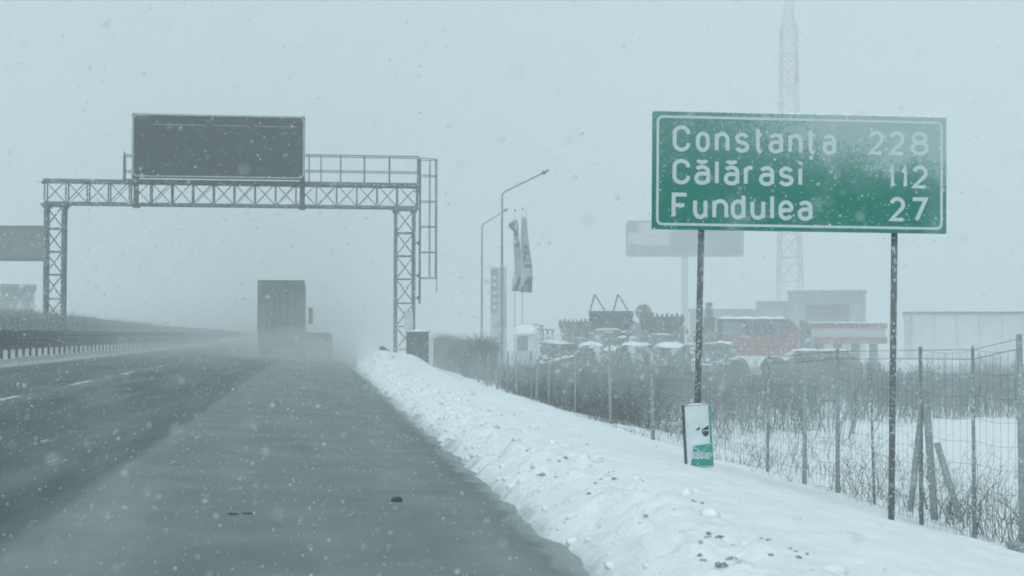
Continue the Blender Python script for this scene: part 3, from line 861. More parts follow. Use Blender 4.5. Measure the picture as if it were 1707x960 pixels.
def totem():
    d = 108; P = at(831, 590, d); z0 = gz(P.x, P.y, False)
    t = thing('pylon_sign', 'tall pale pylon sign with blue upright print behind the lamp posts', 'pylon sign', (P.x, P.y, z0), -YAW*.9)
    s = d/FPX; h = at(831, 446, d).z-z0; w = 27*s
    MB().cbox(-w/2, w/2, 0, .35, -.3, h, .03).build('body', M['hallw'], t)
    MB().box(-w/2+.05, -w/2+.52, -.012, -.003, h*.55, h-.15).build('blue_panel', M['paleblue'], t)
    mk = MB()
    for k in range(5):
        z = h*.60+k*h*.07; mk.box(-w/2+.14, -w/2+.42, -.022, -.014, z, z+h*.035)
    mk.build('upright_marks', M['white'], t)
    MB().prism([(-w/2+.03, h*.42), (w/2-.03, h*.40), (w/2-.03, h*.56), (-w/2+.45, h*.46)], 'y', -.012, -.003).build('lower_print', M['paleblue'], t)
totem()
def flag(px, ptop, ft, fb_, w, d, label, marks):
    P = at(px, 590, d); z0 = gz(P.x, P.y, False)
    t = thing('advertising_flag', label, 'flag', (P.x, P.y, z0), -YAW, group='upright banner flags by the pylon sign')
    Z = lambda py: at(px, py, d).z-z0
    s = d/FPX
    MB().bar((0,0,-.3), (0,0,Z(ptop)), .06, .035, n=8).build('pole', M['white'], t, True)
    MB().blob((0,0,Z(ptop)+.05), (.07,.07,.09), 1, 0, 2).build('finial', M['galvd'], t, True)
    V = []; F = []; N = 40; K = 9
    zt, zb = Z(ft), Z(fb_)
    for j in range(N+1):
        f = j/N
        ww = w*s*(.35+.65*f**.8)
        for i in range(K+1):
            g = i/K
            x = ww*(g-.18)+.10*math.sin(f*7+px)*f
            if f < .16 and px < 865: x -= w*s*.55*(1-g)*math.sin(f/.16*PI)
            y = .16*math.sin(g*6+f*5+px)*(.3+f)
            V.append((x, y-.07, zt+(zb-zt)*f-.10*g*math.sin(f*3)))
    vm = MB()
    for j in range(N):
        for i in range(K): F.append((j*(K+1)+i, j*(K+1)+i+1, (j+1)*(K+1)+i+1, (j+1)*(K+1)+i))
    vm.add(V, F); cl = vm.build('flag_cloth', M['cloth'], t, True)
    cl.data.materials.append(M['clothd'])
    for p_ in cl.data.polygons:
        j, i = divmod(p_.index, K); f = j/N; g = i/K
        if any(a <= f <= b and c <= g <= e for a, b, c, e in marks) or (f > .78 and g > .55-(f-.78)*2.6): p_.material_index = 1
    so = cl.modifiers.new('thickness', 'SOLIDIFY'); so.thickness = .012
flag(858, 352, 367, 484, 17, 112, 'banner flag on the nearer pole, its top corner blown out sideways', [(.05,.2,0,.6),(.3,.36,.3,.9)])
flag(870.5, 349, 362, 486, 22, 111, 'wider banner flag with dark upright print next to the blown out one', [(.45,.49,.2,.8),(.45,.58,.2,.35),(.53,.56,.45,.8),(.61,.66,.3,.9),(.36,.41,.3,.85)])

def kiosk():
    d = 92; P = at(877, 600, d); z0 = gz(P.x, P.y, False); s = d/FPX
    t = thing('kiosk', 'small pale kiosk with a dark window and a thick rounded cap of snow', 'kiosk', (P.x, P.y, z0), -YAW)
    h = at(877, 556, d).z-z0; w = 42*s
    prof = [(-w/2,-.1),(w/2,-.1),(w/2,h*.92),(w/2-.12,h),(-w/2+.12,h),(-w/2,h*.92)]
    MB().prism(prof, 'y', 0, 1.6).build('body', M['kiosk'], t)
    zt = at(877, 542, d).z-z0
    MB().blob((0, .8, h-.02), (w*.56, 1.05, (zt-h)*1.15), 6, .12, 3, flat=-.12).build('snow_cap', M['lump'], t, True)
    zb = at(868, 584, d).z-z0; za = at(868, 560, d).z-z0
    MB().box(-.55, .10, -.03, -.004, zb, za).build('window', M['galv'], t)
    MB().box(-.30, -.06, -.05, -.032, zb+.04, zb+.32).build('hatch', M['dark'], t)
    MB().box(-w/2-.05, w/2+.05, -.10, -.033, zb-.14, zb-.02).build('sill', M['white'], t)
kiosk()

# ------------------------------------------------------------------ billboard, mast, halls
def billboard():
    d = 215; P = at(1142, 590, d); z0 = gz(P.x, P.y, False); s = d/FPX
    t = thing('billboard', 'wide pale billboard on one thick pole behind the direction sign', 'billboard', (P.x, P.y, z0), -YAW*1.0)
    zt = at(1142, 371, d).z-z0; zb = at(1142, 425, d).z-z0; x0, x1 = -95*s, 95*s
    MB().cbox(x0, x1, -.2, .9, zb, zt, .05).build('panel', M['hallw'], t)
    MB().bar((0, .35, -.5), (0, .35, zb+.02), 5.4*s, n=14).build('pole', M['hallw'], t, True)
    f = MB()
    for a, b, c, e in ((x0-.05, x1+.05, zb-.25, zb-.01), (x0-.05, x1+.05, zt+.01, zt+.22), (x0-.25, x0-.01, zb, zt), (x1+.01, x1+.25, zb, zt)): f.box(a, b, -.3, .95, c, e)
    f.build('frame', M['hall'], t)
    pr = MB(); pr.box(x0+1.6, x1-.1, -.23, -.21, zb+.1, zb+1.3); pr.box(x0+6, x1-.1, -.23, -.21, zb+1.32, zt-.1); pr.box(x0+.1, x0+1.5, -.23, -.21, zb+.1, zb+1.5); pr.box(x0+.1, x0+1.5, -.23, -.21, zt-1.5, zt-.1)
    pr.build('print', M['pprint'], t)
billboard()
def mast():
    d = 340; P = at(1317, 590, d); z0 = gz(P.x, P.y, False); s = d/FPX
    t = thing('lattice_mast', 'very tall faint lattice radio mast rising behind the direction sign', 'mast', (P.x, P.y, z0), -YAW)
    Z = lambda py: at(1317, py, d).z-z0
    segs = [(590, 36, 470, 39), (470, 36, 390, 33), (390, 33, 300, 30), (300, 30, 200, 27.5), (200, 27.5, 140, 26), (140, 26, 90, 25), (90, 25, 70, 24.5), (70, 24.5, 42, 24), (42, 20, 0, 11), (0, 11, -90, 6)]
    for k, (p0, w0, p1, w1) in enumerate(segs):
        mb = MB(); z0_, z1_ = Z(p0), Z(p1); a, b = w0*s/2, w1*s/2
        if k == 0: z0_ = -.3; b = 18*s
        if k == 1: a = 18*s
        cs = ((-1,-1),(1,-1),(1,1),(-1,1))
        n = max(1, round((z1_-z0_)/(2*a*1.1+.5)))
        for cx, cy in cs: mb.bar((cx*a, cy*a, z0_), (cx*b, cy*b, z1_), .16)
        for j in range(n):
            fa, fb2 = j/n, (j+1)/n; ra, rb = a+(b-a)*fa, a+(b-a)*fb2; za, zb = z0_+(z1_-z0_)*fa, z0_+(z1_-z0_)*fb2
            for i in range(4):
                c0, c1 = cs[i], cs[(i+1) % 4]
                mb.bar((c0[0]*ra, c0[1]*ra, za), (c1[0]*rb, c1[1]*rb, zb), .10); mb.bar((c1[0]*ra, c1[1]*ra, za), (c0[0]*rb, c0[1]*rb, zb), .10)
                mb.bar((c0[0]*rb, c0[1]*rb, zb), (c1[0]*rb, c1[1]*rb, zb), .11)
        mb.build('lattice_section', M['mastr'] if k in (1, 3, 5, 7) else M['mastw'], t)
    for py in (55, 150):
        MB().cbox(-1.0, 1.0, -1.9, -1.55, Z(py+9), Z(py-9), .1).build('antenna', M['mastw'], t)
mast()
def hall(name, label, x0, x1, yt, yb, d, depth, mat, extra=None, rz=-YAW):
    P = at((x0+x1)/2, 590, d); z0 = gz(P.x, P.y, False); s = d/FPX; w = (x1-x0)*s
    E = at(x0 if x0 > 0 else x1, 590, d); rz = -math.atan2(E.x, E.y)
    t = thing(name, label, 'building', (P.x, P.y, z0), rz)
    h = at((x0+x1)/2, yt, d).z-z0
    MB().box(-w/2, w/2, 0, depth, -.5, h).build('wall', mat, t)
    r = MB().box(-w/2-.15, w/2+.15, -.15, depth+.15, h+.01, h+.28).build('roof', M['halld'] if extra == 'dark_roof' else mat, t)
    return t, w, h, s
t, w, h, s = hall('industrial_hall', 'boxy pale industrial hall with a big dark gate behind the red machines', 1316, 1442, 487, 590, 175, 18, M['hall'])
a = 29*s; zz = at(1380, 507, 175).z-t.location.z
MB().box(-w/2+29*s, w/2-27*s, -.08, -.01, 0, zz).build('gate', M['halld'], t)
f = MB()
for k in range(1, 14): f.box(-w/2+k*w/14-.02, -w/2+k*w/14+.02, -.05, -.004, zz+.1, h-.2)
f.build('cladding_rib', M['hall'], t)
t, w, h, s = hall('hall_wing', 'lower flat roofed wing adjoining the big hall', 1262, 1315, 505, 590, 178, 14, M['hall'])
MB().box(-w*.3, w*.1, -.06, -.008, 0, 2.6).build('door', M['halld'], t)
t, w, h, s = hall('low_shed', 'long low shed behind the yard of snowy machines', 1150, 1261, 518, 590, 182, 10, M['hall'])
for k in range(4): MB().box(-w*.42+k*w*.22, -w*.42+k*w*.22+1.6, -.06, -.008, 1.2, 2.2).build('window', M['halld'], t)
t, w, h, s = hall('white_warehouse', 'long pale warehouse with a thin dark roof edge behind the tall fence posts', 1513, 1840, 523, 600, 150, 30, M['hallw'], 'dark_roof')
for k in range(9): MB().bar((-w/2+(k+.35)*w/9, -.12, .02), (-w/2+(k+.35)*w/9, -.12, h-.02), .06, n=6).build('downpipe', M['hall'], t)
MB().box(-w/2+.02, -w/2+14*s, -.06, -.006, 0, h-.05).build('corner_panel', M['hall'], t)
MB().box(w*.1, w*.2, -.07, -.009, 0, 4.2).build('gate', M['hall'], t)
t, w, h, s = hall('grey_shed', 'small dark flat roofed shed beyond the hedge', -120, 52, 479, 560, 130, 12, M['grey'], rz=.20)
MB().box(-w*.05, w*.25, -.07, -.009, 0, 2.8).build('door', M['halld'], t)
def lboard():
    d = 118; P = at(-10, 560, d); z0 = .5; s = d/FPX
    t = thing('roadside_billboard', 'dark grey billboard above the shed beyond the hedge', 'billboard', (P.x, P.y, z0), -YAW)
    zt = at(0, 380, d).z-z0; zb = at(0, 432, d).z-z0
    MB().cbox(-160*s, 81*s, -.15, .5, zb, zt, .05).build('panel', M['cabinet'], t)
    f = MB(); f.box(-160*s-.1, 81*s+.05, -.22, .55, zt+.01, zt+.15); f.box(-160*s-.1, 81*s+.05, -.22, .55, zb-.16, zb-.01); f.build('frame', M['halld'], t)
    for q in (-120, -60): MB().bar((q*s, .2, -.5), (q*s, .2, zb-.17), .25, n=8).build('pole', M['hall'], t)
lboard()
print('buildings done')

# ------------------------------------------------------------------ yard of snowed-in farm machines
YZ = -1.2
def spot(px, d):
    P = at(px, 600, d); return Vector((P.x, P.y, gz(P.x, P.y, False)))
def harvester(px, d, label, bodym, loops=True, w=2.75, ht=None, rz=None):
    P = spot(px, d); s = d/FPX
    t = thing('combine_harvester', label, 'harvester', P, -YAW-.06 if rz is None else rz, group='harvesters parked in the yard')
    zt = ht if ht else 4.0
    hw = w/2
    # flared grain tank, open at the top
    mb = MB(); z0, z1 = zt-1.15, zt
    o0 = [(-hw*.80,.3),(hw*.80,.3),(hw*.80,2.2),(-hw*.80,2.2)]; o1 = [(-hw,0),(hw,0),(hw,2.6),(-hw,2.6)]
    vs = [(x,y,z0) for x,y in o0]+[(x,y,z1-.25) for x,y in o1]+[(x,y,z1) for x,y in o1]+[(x*.94,.08+y*.94,z1) for x,y in o1]+[(x*.74,.1+y*.9,z0+.15) for x,y in o0]
    fs = [(3,2,1,0)]
    for r in range(4):
        for i in range(4): fs.append((r*4+i, r*4+(i+1) % 4, r*4+4+(i+1) % 4, r*4+4+i))
    fs.append((16,17,18,19)); mb.add(vs, fs); mb.build('grain_tank', M['dark'], t)
    rb = MB()
    for k in range(7):
        x = -hw*.9+k*hw*.3; rb.bar((x*.84, .22, z0+.02), (x, -.03, z1-.26), .035)
    rb.build('tank_rib', M['galvd'], t)
    MB().cbox(-hw*.78, hw*.78, -.3, 4.2, 1.3, z0-.01, .12).build('body', bodym, t)
    MB().blob((-hw*.1, -.1, z0-.02), (hw*.62, .28, .12), px, .25, 2, flat=0).build('snow_ledge', M['lump'], t, True)
    MB().cbox(-hw*.55, hw*.55, -1.2, -.31, 1.2, z0-.5, .12).build('straw_hood', bodym, t)
    MB().cbox(-hw*.5, hw*.5, -1.32, -1.21, 1.4, z0-.9, .03).build('rear_grille', M['dark'], t)
    for s_ in (-1, 1):
        MB().wheel((s_*hw*.86, 3.3, .85), .85, .55).build('wheel', M['rubber'], t)
        MB().wheel((s_*hw*.72, .1, .55), .55, .38).build('wheel', M['rubber'], t)
        MB().cbox(s_*hw*.79 if s_ > 0 else s_*hw*.92, s_*hw*.92 if s_ > 0 else s_*hw*.79, -.2, 3.9, 1.5, z0-.15, .05).build('side_panel', bodym, t)
    MB().cbox(-.8, .8, 4.3, 5.6, 1.8, zt-.35, .1).build('cab', M['glass'], t)
    MB().tube([(hw*.95, 3.4, z0+.5), (hw*1.02, .2, z0+.35), (hw*1.02, -1.4, z0+.2)], .17, 8).build('unloading_auger', bodym, t)
    if loops:
        for x in (-hw*.74, hw*.30):
            l = MB(); l.tube([(x-.28, .05, zt-.02), (x, .05, zt+1.02), (x+.62, .05, zt+.02)], .045, 6); l.build('lift_frame', M['galvd'], t)
    else:
        l = MB(); R = random.Random(int(px))
        for k in range(9):
            x = -hw+.15+k*(2*hw-.3)/8; l.bar((x, .1, zt-.05), (x, .1, zt+.12+R.random()*.1), .07)
        l.build('top_slats', M['dark'], t)
    MB().blob((0, 1.2, zt-.15), (hw*.8, 1.1, .14), px+1, .2, 2, flat=0).build('snow_heap', M['lump'], t, True)
    return t
harvester(1019, 92, 'grey combine harvester with two pointed lifting frames on its flared tank', M['grey'], True, 2.75, 4.05)
harvester(1104, 95, 'combine harvester with a slatted tank top beside the billboard pole', M['grey'], False, 2.8, 3.75)
harvester(962, 104, 'faint low combine harvester nearest to the kiosk', M['dark'], False, 2.6, 3.5)
def tractor(px, d, label, mat, rz, first=None, snowy=1.0):
    P = spot(px, d)
    t = thing('tractor', label, 'tractor', P, rz, group='snow covered tractors and implements in the yard')
    MB().cbox(-.42, .42, -1.9, -.1, .75, 1.45, .12).build('bonnet', mat, t)
    MB().cbox(-.7, .7, -.05, 1.35, .8, 1.5, .08).build('body', mat, t)
    c = MB(); pr = [(-.62,1.51),(.62,1.51),(.70,2.2),(.62,2.55),(-.62,2.55),(-.70,2.2)]
    c.prism(pr, 'y', .05, 1.35); c.build('cab', M['fglass'], t)
    t.scale = (.92, .92, .66+.20*((px*7) % 10)/10)
    MB().cbox(-.74, .74, -.05, 1.5, 2.56, 2.66, .04).build('roof', mat, t)
    rq = random.Random(px*3+1); MB().blob((rq.uniform(-.12,.12), .7+rq.uniform(-.15,.15), 2.66), (rq.uniform(.5,.78), rq.uniform(.6,.85), rq.uniform(.12,.34)), px, .7, 3, flat=0).build('snow_cap', M['lump'], t, True)
    MB().blob((0, -1.0, 1.46), (.42, rq.uniform(.5,.95), rq.uniform(.1,.26)), px+2, .6, 3, flat=0).build('bonnet_snow', M['lump'], t, True)
    for s in (-1, 1):
        MB().wheel((s*.86, .95, .78), .78, .42).build('wheel', M['rubber'], t)
        MB().wheel((s*.70, -1.4, .48), .48, .28).build('wheel', M['rubber'], t)
        fd = MB()
        pts = [(math.cos(a), math.sin(a)) for a in [math.radians(20+14*k) for k in range(11)]]
        prof = [(.95+.86*a, .78+.86*b) for a, b in pts]+[(.95+.80*a, .78+.80*b) for a, b in reversed(pts)]
        fd.prism(prof, 'x', s*.86-.25, s*.86+.25); fd.build('fender', mat, t)
        MB().blob((s*.86, .95, 1.60), (.28, .50, .13), px+s, .2, 2, flat=0).build('fender_snow', M['lump'], t, True)
    MB().bar((.3, -1.2, 1.4), (.3, -1.2, 2.3), .05, n=8).build('exhaust_pipe', M['dark'], t)
    return t
tractor(938, 93, 'dark tractor half hidden between the kiosk and the folded cultivators', M['dark'], 1.0)
tractor(1040, 86, 'tractor nosed in under the pointed lifting frames, behind the front row', M['dark'], 2.2)
tractor(1112, 88, 'tractor standing right behind the front row, below the slatted tank', M['grey'], -.2)
tractor(1172, 92, 'grey tractor half behind the near sign post', M['grey'], .8)
tractor(948, 84, 'tractor with a peaked cap of snow between the kiosk and the first harvester', M['grey'], .5)
tractor(1010, 80, 'tractor parked just in front of the harvester with lifting frames', M['grey'], -.6)
tractor(1078, 79, 'tractor under the gap between the two big harvesters', M['dark'], .35)
tractor(1140, 81, 'tractor under the billboard pole, seen past the near sign post', M['grey'], 1.2)
tractor(1188, 83, 'green tinted tractor just beyond the near sign post', M['mgreen'], -1.0)
def plough(px, d, label, rz):
    P = spot(px, d); t = thing('plough', label, 'plough', P, rz)
    b = MB(); b.bar((-1.9,0,.7), (1.9,0,1.55), .09); b.bar((-1.9,.35,.7), (1.9,.35,1.55), .06); b.build('frame', M['dark'], t)
    for k in range(5):
        x = -1.6+k*.8; z = .7+(x+1.9)*.224
        m = MB(); m.bar((x,0,z), (x-.1,.1,z-.6), .05); m.prism([(x-.45,z-.7),(x+.2,z-.75),(x+.15,z-.25),(x-.2,z-.3)], 'y', -.02, .06); m.build('share', M['dark'], t)
    s = MB()
    for k in range(9): x = -1.7+k*.42; s.blob((x, .15, .75+(x+1.9)*.224), (.26, .26, .12+.04*(k % 3)), k, .3, 2, flat=0)
    s.build('snow_cap', M['lump'], t, True)
plough(930, 80, 'raised plough with sloping white snow along its beam in front of the snowy tractor', -YAW)
def baler(px, d, label, rz):
    P = spot(px, d); t = thing('round_baler', label, 'baler', P, rz, group='round balers in the yard')
    pr = [(math.cos(a)*.95, 1.15+math.sin(a)*.95) for a in [2*PI*k/20 for k in range(20)]]
    MB().prism(pr, 'x', -.8, .8).build('drum_housing', M['grey'], t)
    MB().cbox(-.7, .7, -1.7, -.8, .45, 1.1, .06).build('pickup', M['dark'], t)
    for s in (-1, 1): MB().wheel((s*.95, .1, .45), .45, .28).build('wheel', M['rubber'], t)
    MB().bar((0,-1.7,.6), (0,-2.8,.55), .06).build('drawbar', M['dark'], t)
    MB().blob((0, 0, 2.0), (.78, .65, .26), px, .2, 3, flat=-.25).build('snow_cap', M['lump'], t, True)
baler(1056, 76, 'round baler capped with smooth snow in front of the yard, nearer to the two harvesters', .9)
baler(1118, 75, 'round baler with a thick snow cap beside the near sign post', -.5)
baler(985, 77, 'low round baler in front of the sloping plough', 1.4)
def cultivator(px, d, label, rz, h, w):
    P = spot(px, d); t = thing('folded_cultivator', label, 'cultivator', P, rz, group='folded cultivators behind the tractors')
    R = random.Random(int(px))
    MB().box(-w*.2, w*.2, -.2, 1.6, .6, .85).build('centre_frame', M['dark'], t)
    for s in (-1, 1):
        wing = MB(); x0 = s*w*.22
        for k in range(4):
            z = .8+(h-1.0)*k/3; wing.bar((x0, 0, z), (x0+s*.12, 1.5, z+.05), .06)
        for y in (0, .75, 1.5): wing.bar((x0, y, .7), (x0+s*.1, y, h-.2), .06)
        wing.build('wing_frame', M['grey'], t)
        tn = MB()
        for k in range(9):
            z = .8+(h-1.0)*k/8; y = R.uniform(0, 1.5); e = x0+s*w*.28
            tn.tube([(x0, y, z), (x0+s*w*.17, y-.1, z+.12), (e, y, z-.10), (e+s*.05, y-.15, z-.28)], .035, 5)
        tn.build('spring_tines', M['dark'], t)
    for s in (-1, 1): MB().wheel((s*w*.3, .8, .42), .42, .26).build('wheel', M['rubber'], t)
    MB().bar((0,-.2,.7), (0,-2.2,.5), .08).build('drawbar', M['dark'], t)
    sn = MB()
    for k in range(5): sn.blob((R.uniform(-w*.4, w*.4), R.uniform(0, 1.5), .9+R.random()*(h-1.1)), (.28, .3, .14), k, .3, 2, flat=0)
    sn.build('snow_cap', M['lump'], t, True)
for px, d, lb, rz, h, w in ((922, 98, 'folded cultivator bristling with tines right behind the pale kiosk', -YAW, 3.35, 3.0), (938, 103, 'low folded cultivator between the kiosk and the faint harvester', .3, 3.1, 3.2),
                            (1062, 88, 'folded cultivator with raised tines in the gap between the two big harvesters', -YAW, 3.0, 2.2), (1150, 90, 'folded cultivator between the slatted harvester and the near sign post', -.4, 3.2, 2.6),
                            (1190, 93, 'folded cultivator between the near sign post and the long red harvester', .2, 2.9, 2.2), (975, 86, 'small folded cultivator under the lifting frames of the grey harvester', .5, 2.3, 2.4)):
    cultivator(px, d, lb, rz, h, w)
# red harvester seen from the side, red framed seeder
def red_harvester():
    d = 90; s = d/FPX; P = spot(1268, d)
    t = thing('red_harvester', 'long red and grey harvester seen from its side with snow along its roof', 'harvester', P, -YAW)
    Z = lambda py: at(1268, py, d).z-P.z
    w = 130*s; z0, zt = Z(592), Z(531)
    MB().cbox(-w/2, w/2-.9, 0, 2.6, z0, Z(560), .06).build('lower_panel', M['red'], t)
    MB().cbox(-w/2+.05, w/2-1.1, .08, 2.5, Z(559.6), zt, .06).build('upper_body', M['hall'], t)
    for a, b in ((.28, .38), (.42, .50), (.54, .70)):
        MB().box(-w/2+w*a, -w/2+w*b, .02, .07, Z(556), zt-.15).build('bay_opening', M['dark'], t)
    MB().prism([(w/2-.88, Z(588)), (w/2-.05, Z(580)), (w/2, Z(548)), (w/2-.35, Z(536)), (w/2-.88, Z(560))], 'y', .1, 2.4).build('front_cowl', M['red'], t)
    MB().prism([(w/2-1.08, Z(559)), (w/2-.9, Z(559)), (w/2-.4, Z(537)), (w/2-.6, zt), (w/2-1.08, zt)], 'y', .15, 2.3).build('cab', M['galv'], t)
    sn = MB()
    for k in range(16):
        x = -w/2+.2+k*(w-1.2)/15; sn.blob((x, 1.2, zt), (.32, 1.3, .16+.04*math.sin(k*1.3)), k, .2, 2, flat=0)
    sn.build('snow_cap', M['lump'], t, True)
    for x in (-w*.28, w*.22): MB().wheel((x, .1, .62), .62, .4, axis='y').build('wheel', M['rubber'], t); MB().wheel((x, 2.5, .62), .62, .4, axis='y').build('wheel', M['rubber'], t)
    MB().bar((-w/2-.35, .2, Z(580)), (-w/2-.75, .2, Z(520)), .07).build('ladder_rail', M['dark'], t)
red_harvester()
def seeder():
    d = 97; s = d/FPX; P = spot(1412, d)
    t = thing('seed_drill', 'long seed drill with two faded red beams parked before the hall', 'seed drill', P, -YAW)
    Z = lambda py: at(1412, py, d).z-P.z
    w = 136*s
    MB().cbox(-w/2, w/2, 0, .4, Z(546), Z(538), .04).build('upper_beam', M['red'], t)
    MB().cbox(-w/2+.6, w/2, 0, .4, Z(572), Z(561), .04).build('lower_beam', M['red'], t)
    MB().cbox(-w/2+.35, w/2-.1, .1, .9, Z(560.6), Z(546.4), .03).build('hopper', M['hallw'], t)
    MB().blob((0, .2, Z(537.5)), (w*.5, .35, .07), 4, .2, 3, flat=0).build('snow_cap', M['lump'], t, True)
    MB().prism([(-w/2-.45, Z(590)), (-w/2+.75, Z(590)), (-w/2-.05, Z(535)), (-w/2-.4, Z(533))], 'y', -.3, .1).build('drawbar_tower', M['dark'], t)
    for x in (-w*.32, -w*.1, w*.12, w*.34):
        MB().wheel((x, .4, .5), .5, .3, axis='y').build('wheel', M['rubber'], t)
        MB().box(x-.25, x+.25, .2, .5, .5, Z(572)).build('bracket', M['dark'], t)
seeder()
for i, (px, lb, rz) in enumerate(((1380, 'dark car with snowy roof parked nearest the drawbar tower of the seed drill', 1.35), (1424, 'dark car with snowy roof parked between its twin and the far sign post', 1.5))):
    d = 86; P = spot(px, d); t = thing('parked_car', lb, 'car', P, rz, group='cars parked in front of the seed drill')
    car_mesh(t, M['dark'], 3.6, 1.6, 1.72, True)
def bin_():
    P = spot(1206, 101); t = thing('silo_chimney', 'stubby grey flue with a red base poking up behind the sign post', 'flue', P)
    Z = lambda py: at(1182, py, 101).z-P.z
    x = at(1182, 540, 101).x-P.x
    MB().bar((x,0,-.2), (x,0,Z(528)), .42, n=12).build('base', M['redd'], t); MB().bar((x,0,Z(528)+.01), (x,0,Z(503)), .30, .22, n=12).build('pipe', M['grey'], t)
    P = spot(1072, 104); t = thing('feed_mixer', 'pale drum machine with a dull red patch between the two big harvesters', 'machine', P)
    Z = lambda py: at(1072, py, 104).z-P.z
    MB().cbox(-1.1, .9, 0, 2.4, 1.0, Z(537), .1).build('body', M['hall'], t); MB().cbox(-.2, .75, -.15, -.005, Z(537), Z(520), .05).build('red_box', M['redd'], t)
    MB().wheel((.1, .3, Z(519)), .55, .5, axis='y').build('drum', M['grey'], t)
    MB().blob((-.1, 1, Z(537)+.001), (1.1, 1.2, .2), 9, .2, 2, flat=0).build('snow_cap', M['lump'], t, True)
    for s in (-1, 1): MB().wheel((s*.8, 1.2, .5), .5, .3).build('wheel', M['rubber'], t)
bin_()
print('yard done')

# ------------------------------------------------------------------ fence along the foot of the verge
FX = 7.0
def fence():
    t = thing('wire_fence', 'old wire mesh fence on uneven weathered posts along the verge', 'fence', (FX, 25, 0))
    # (pixel x, top row, lean in px, material, radius)
    posts = [(1703,556,0,'postc',.050),(1622,576,0,'wood',.030),(1534,577,1,'wood',.036),(1457,612,-2,'wood',.026),(1395,580,-2,'postc',.040),(1340,638,-3,'postc',.045),
             (1278,592,0,'wood',.030),(1180,632,0,'wood',.020),(1089,618,-2,'wood',.055),(1018,574,-1,'postc',.045),(958,592,1,'postc',.035),(915,590,0,'wood',.050),(893,598,2,'wood',.055),
             (886,584,0,'wood',.035),(862,590,1,'postc',.040),(845,585,0,'wood',.050),(829,583,0,'wood',.055),(812,588,0,'wood',.050),(798,585,0,'wood',.05)]
    R = random.Random(11); tops = []
    for px, yt, lean, mk, r in posts:
        P = atX(px, FX+R.uniform(-.10, .10)); d = (P-CAM).dot(fwd)
        z0 = gz(P.x, P.y)-.25; top = at(px+lean, yt, d)
        r *= .82; tw = R.uniform(-.06, .06)
        MB().bar((P.x-FX, P.y-25, z0), (top.x-FX+tw, P.y-25+R.uniform(-.08,.08), top.z), r, r*.75, n=8).build('post', M[mk], t, True)
        tops.append((P.x-FX, P.y-25, gz(P.x, P.y), top.z))
    # braces and broken stakes
    def br(x0, y0, x1, y1, X, r, mk):
        P = atX(x0, X); d = (P-CAM).dot(fwd); a = at(x0, y0, d); b = at(x1, y1, d-.3); b.z -= .12
        MB().bar((a.x-FX, a.y-25, a.z), (b.x-FX, b.y-25, b.z), r, n=8).build('brace', M[mk], t, True)
    br(1540, 650, 1517, 834, FX-.05, .038, 'postc'); br(1543, 652, 1558, 848, FX-.08, .045, 'postc')
    br(1562, 738, 1602, 851, FX-.12, .036, 'postc'); br(1534, 790, 1545, 830, FX-.1, .014, 'wood')
    # mesh
    w = MB(); tops.sort(key=lambda q: q[1])
    for a, b in zip(tops, tops[1:]):
        if b[1]-a[1] > 7: continue
        hh = min(a[3]-a[2], b[3]-b[2]); near = a[1] < 4
        for k in (range(0, 9) if near else (0, 2, 4, 6, 8)):
            f = .04+.94*k/8; za = a[2]+hh*f; zb = b[2]+hh*f
            m_ = ((a[0]+b[0])/2, (a[1]+b[1])/2, (za+zb)/2-.03)
            w.bar((a[0], a[1], za), m_, .0016, n=3, cap=False); w.bar(m_, (b[0], b[1], zb), .0016, n=3, cap=False)
        if near:
            n = max(1, int((b[1]-a[1])/.16))
            for k in range(1, n):
                f = k/n; x = a[0]+(b[0]-a[0])*f; y = a[1]+(b[1]-a[1])*f; z = a[2]+(b[2]-a[2])*f
                w.bar((x, y, z), (x+.01*math.sin(k), y, z+hh*.97), .0013, n=3, cap=False)
    w.build('wire_mesh', M['wire'], t)
    # barbed strands above
    bw = MB(); e = [q for q in tops if q[1] < 2 and q[3] > 1.05]
    for a, b in zip(e, e[1:]):
        for dz in (.04, .14): bw.bar((a[0], a[1], a[3]-dz), (b[0], b[1], b[3]-dz), .003, n=3, cap=False)
    bw.build('top_strand', M['wire'], t)
    P = atX(1692, FX-.15); z = gz(P.x, P.y)
    MB().cbox(P.x-FX-.05, P.x-FX+.08, P.y-25-.12, P.y-25+.12, z-.1, z+.11, .02).build('post_footing', M['postc'], t)
fence()

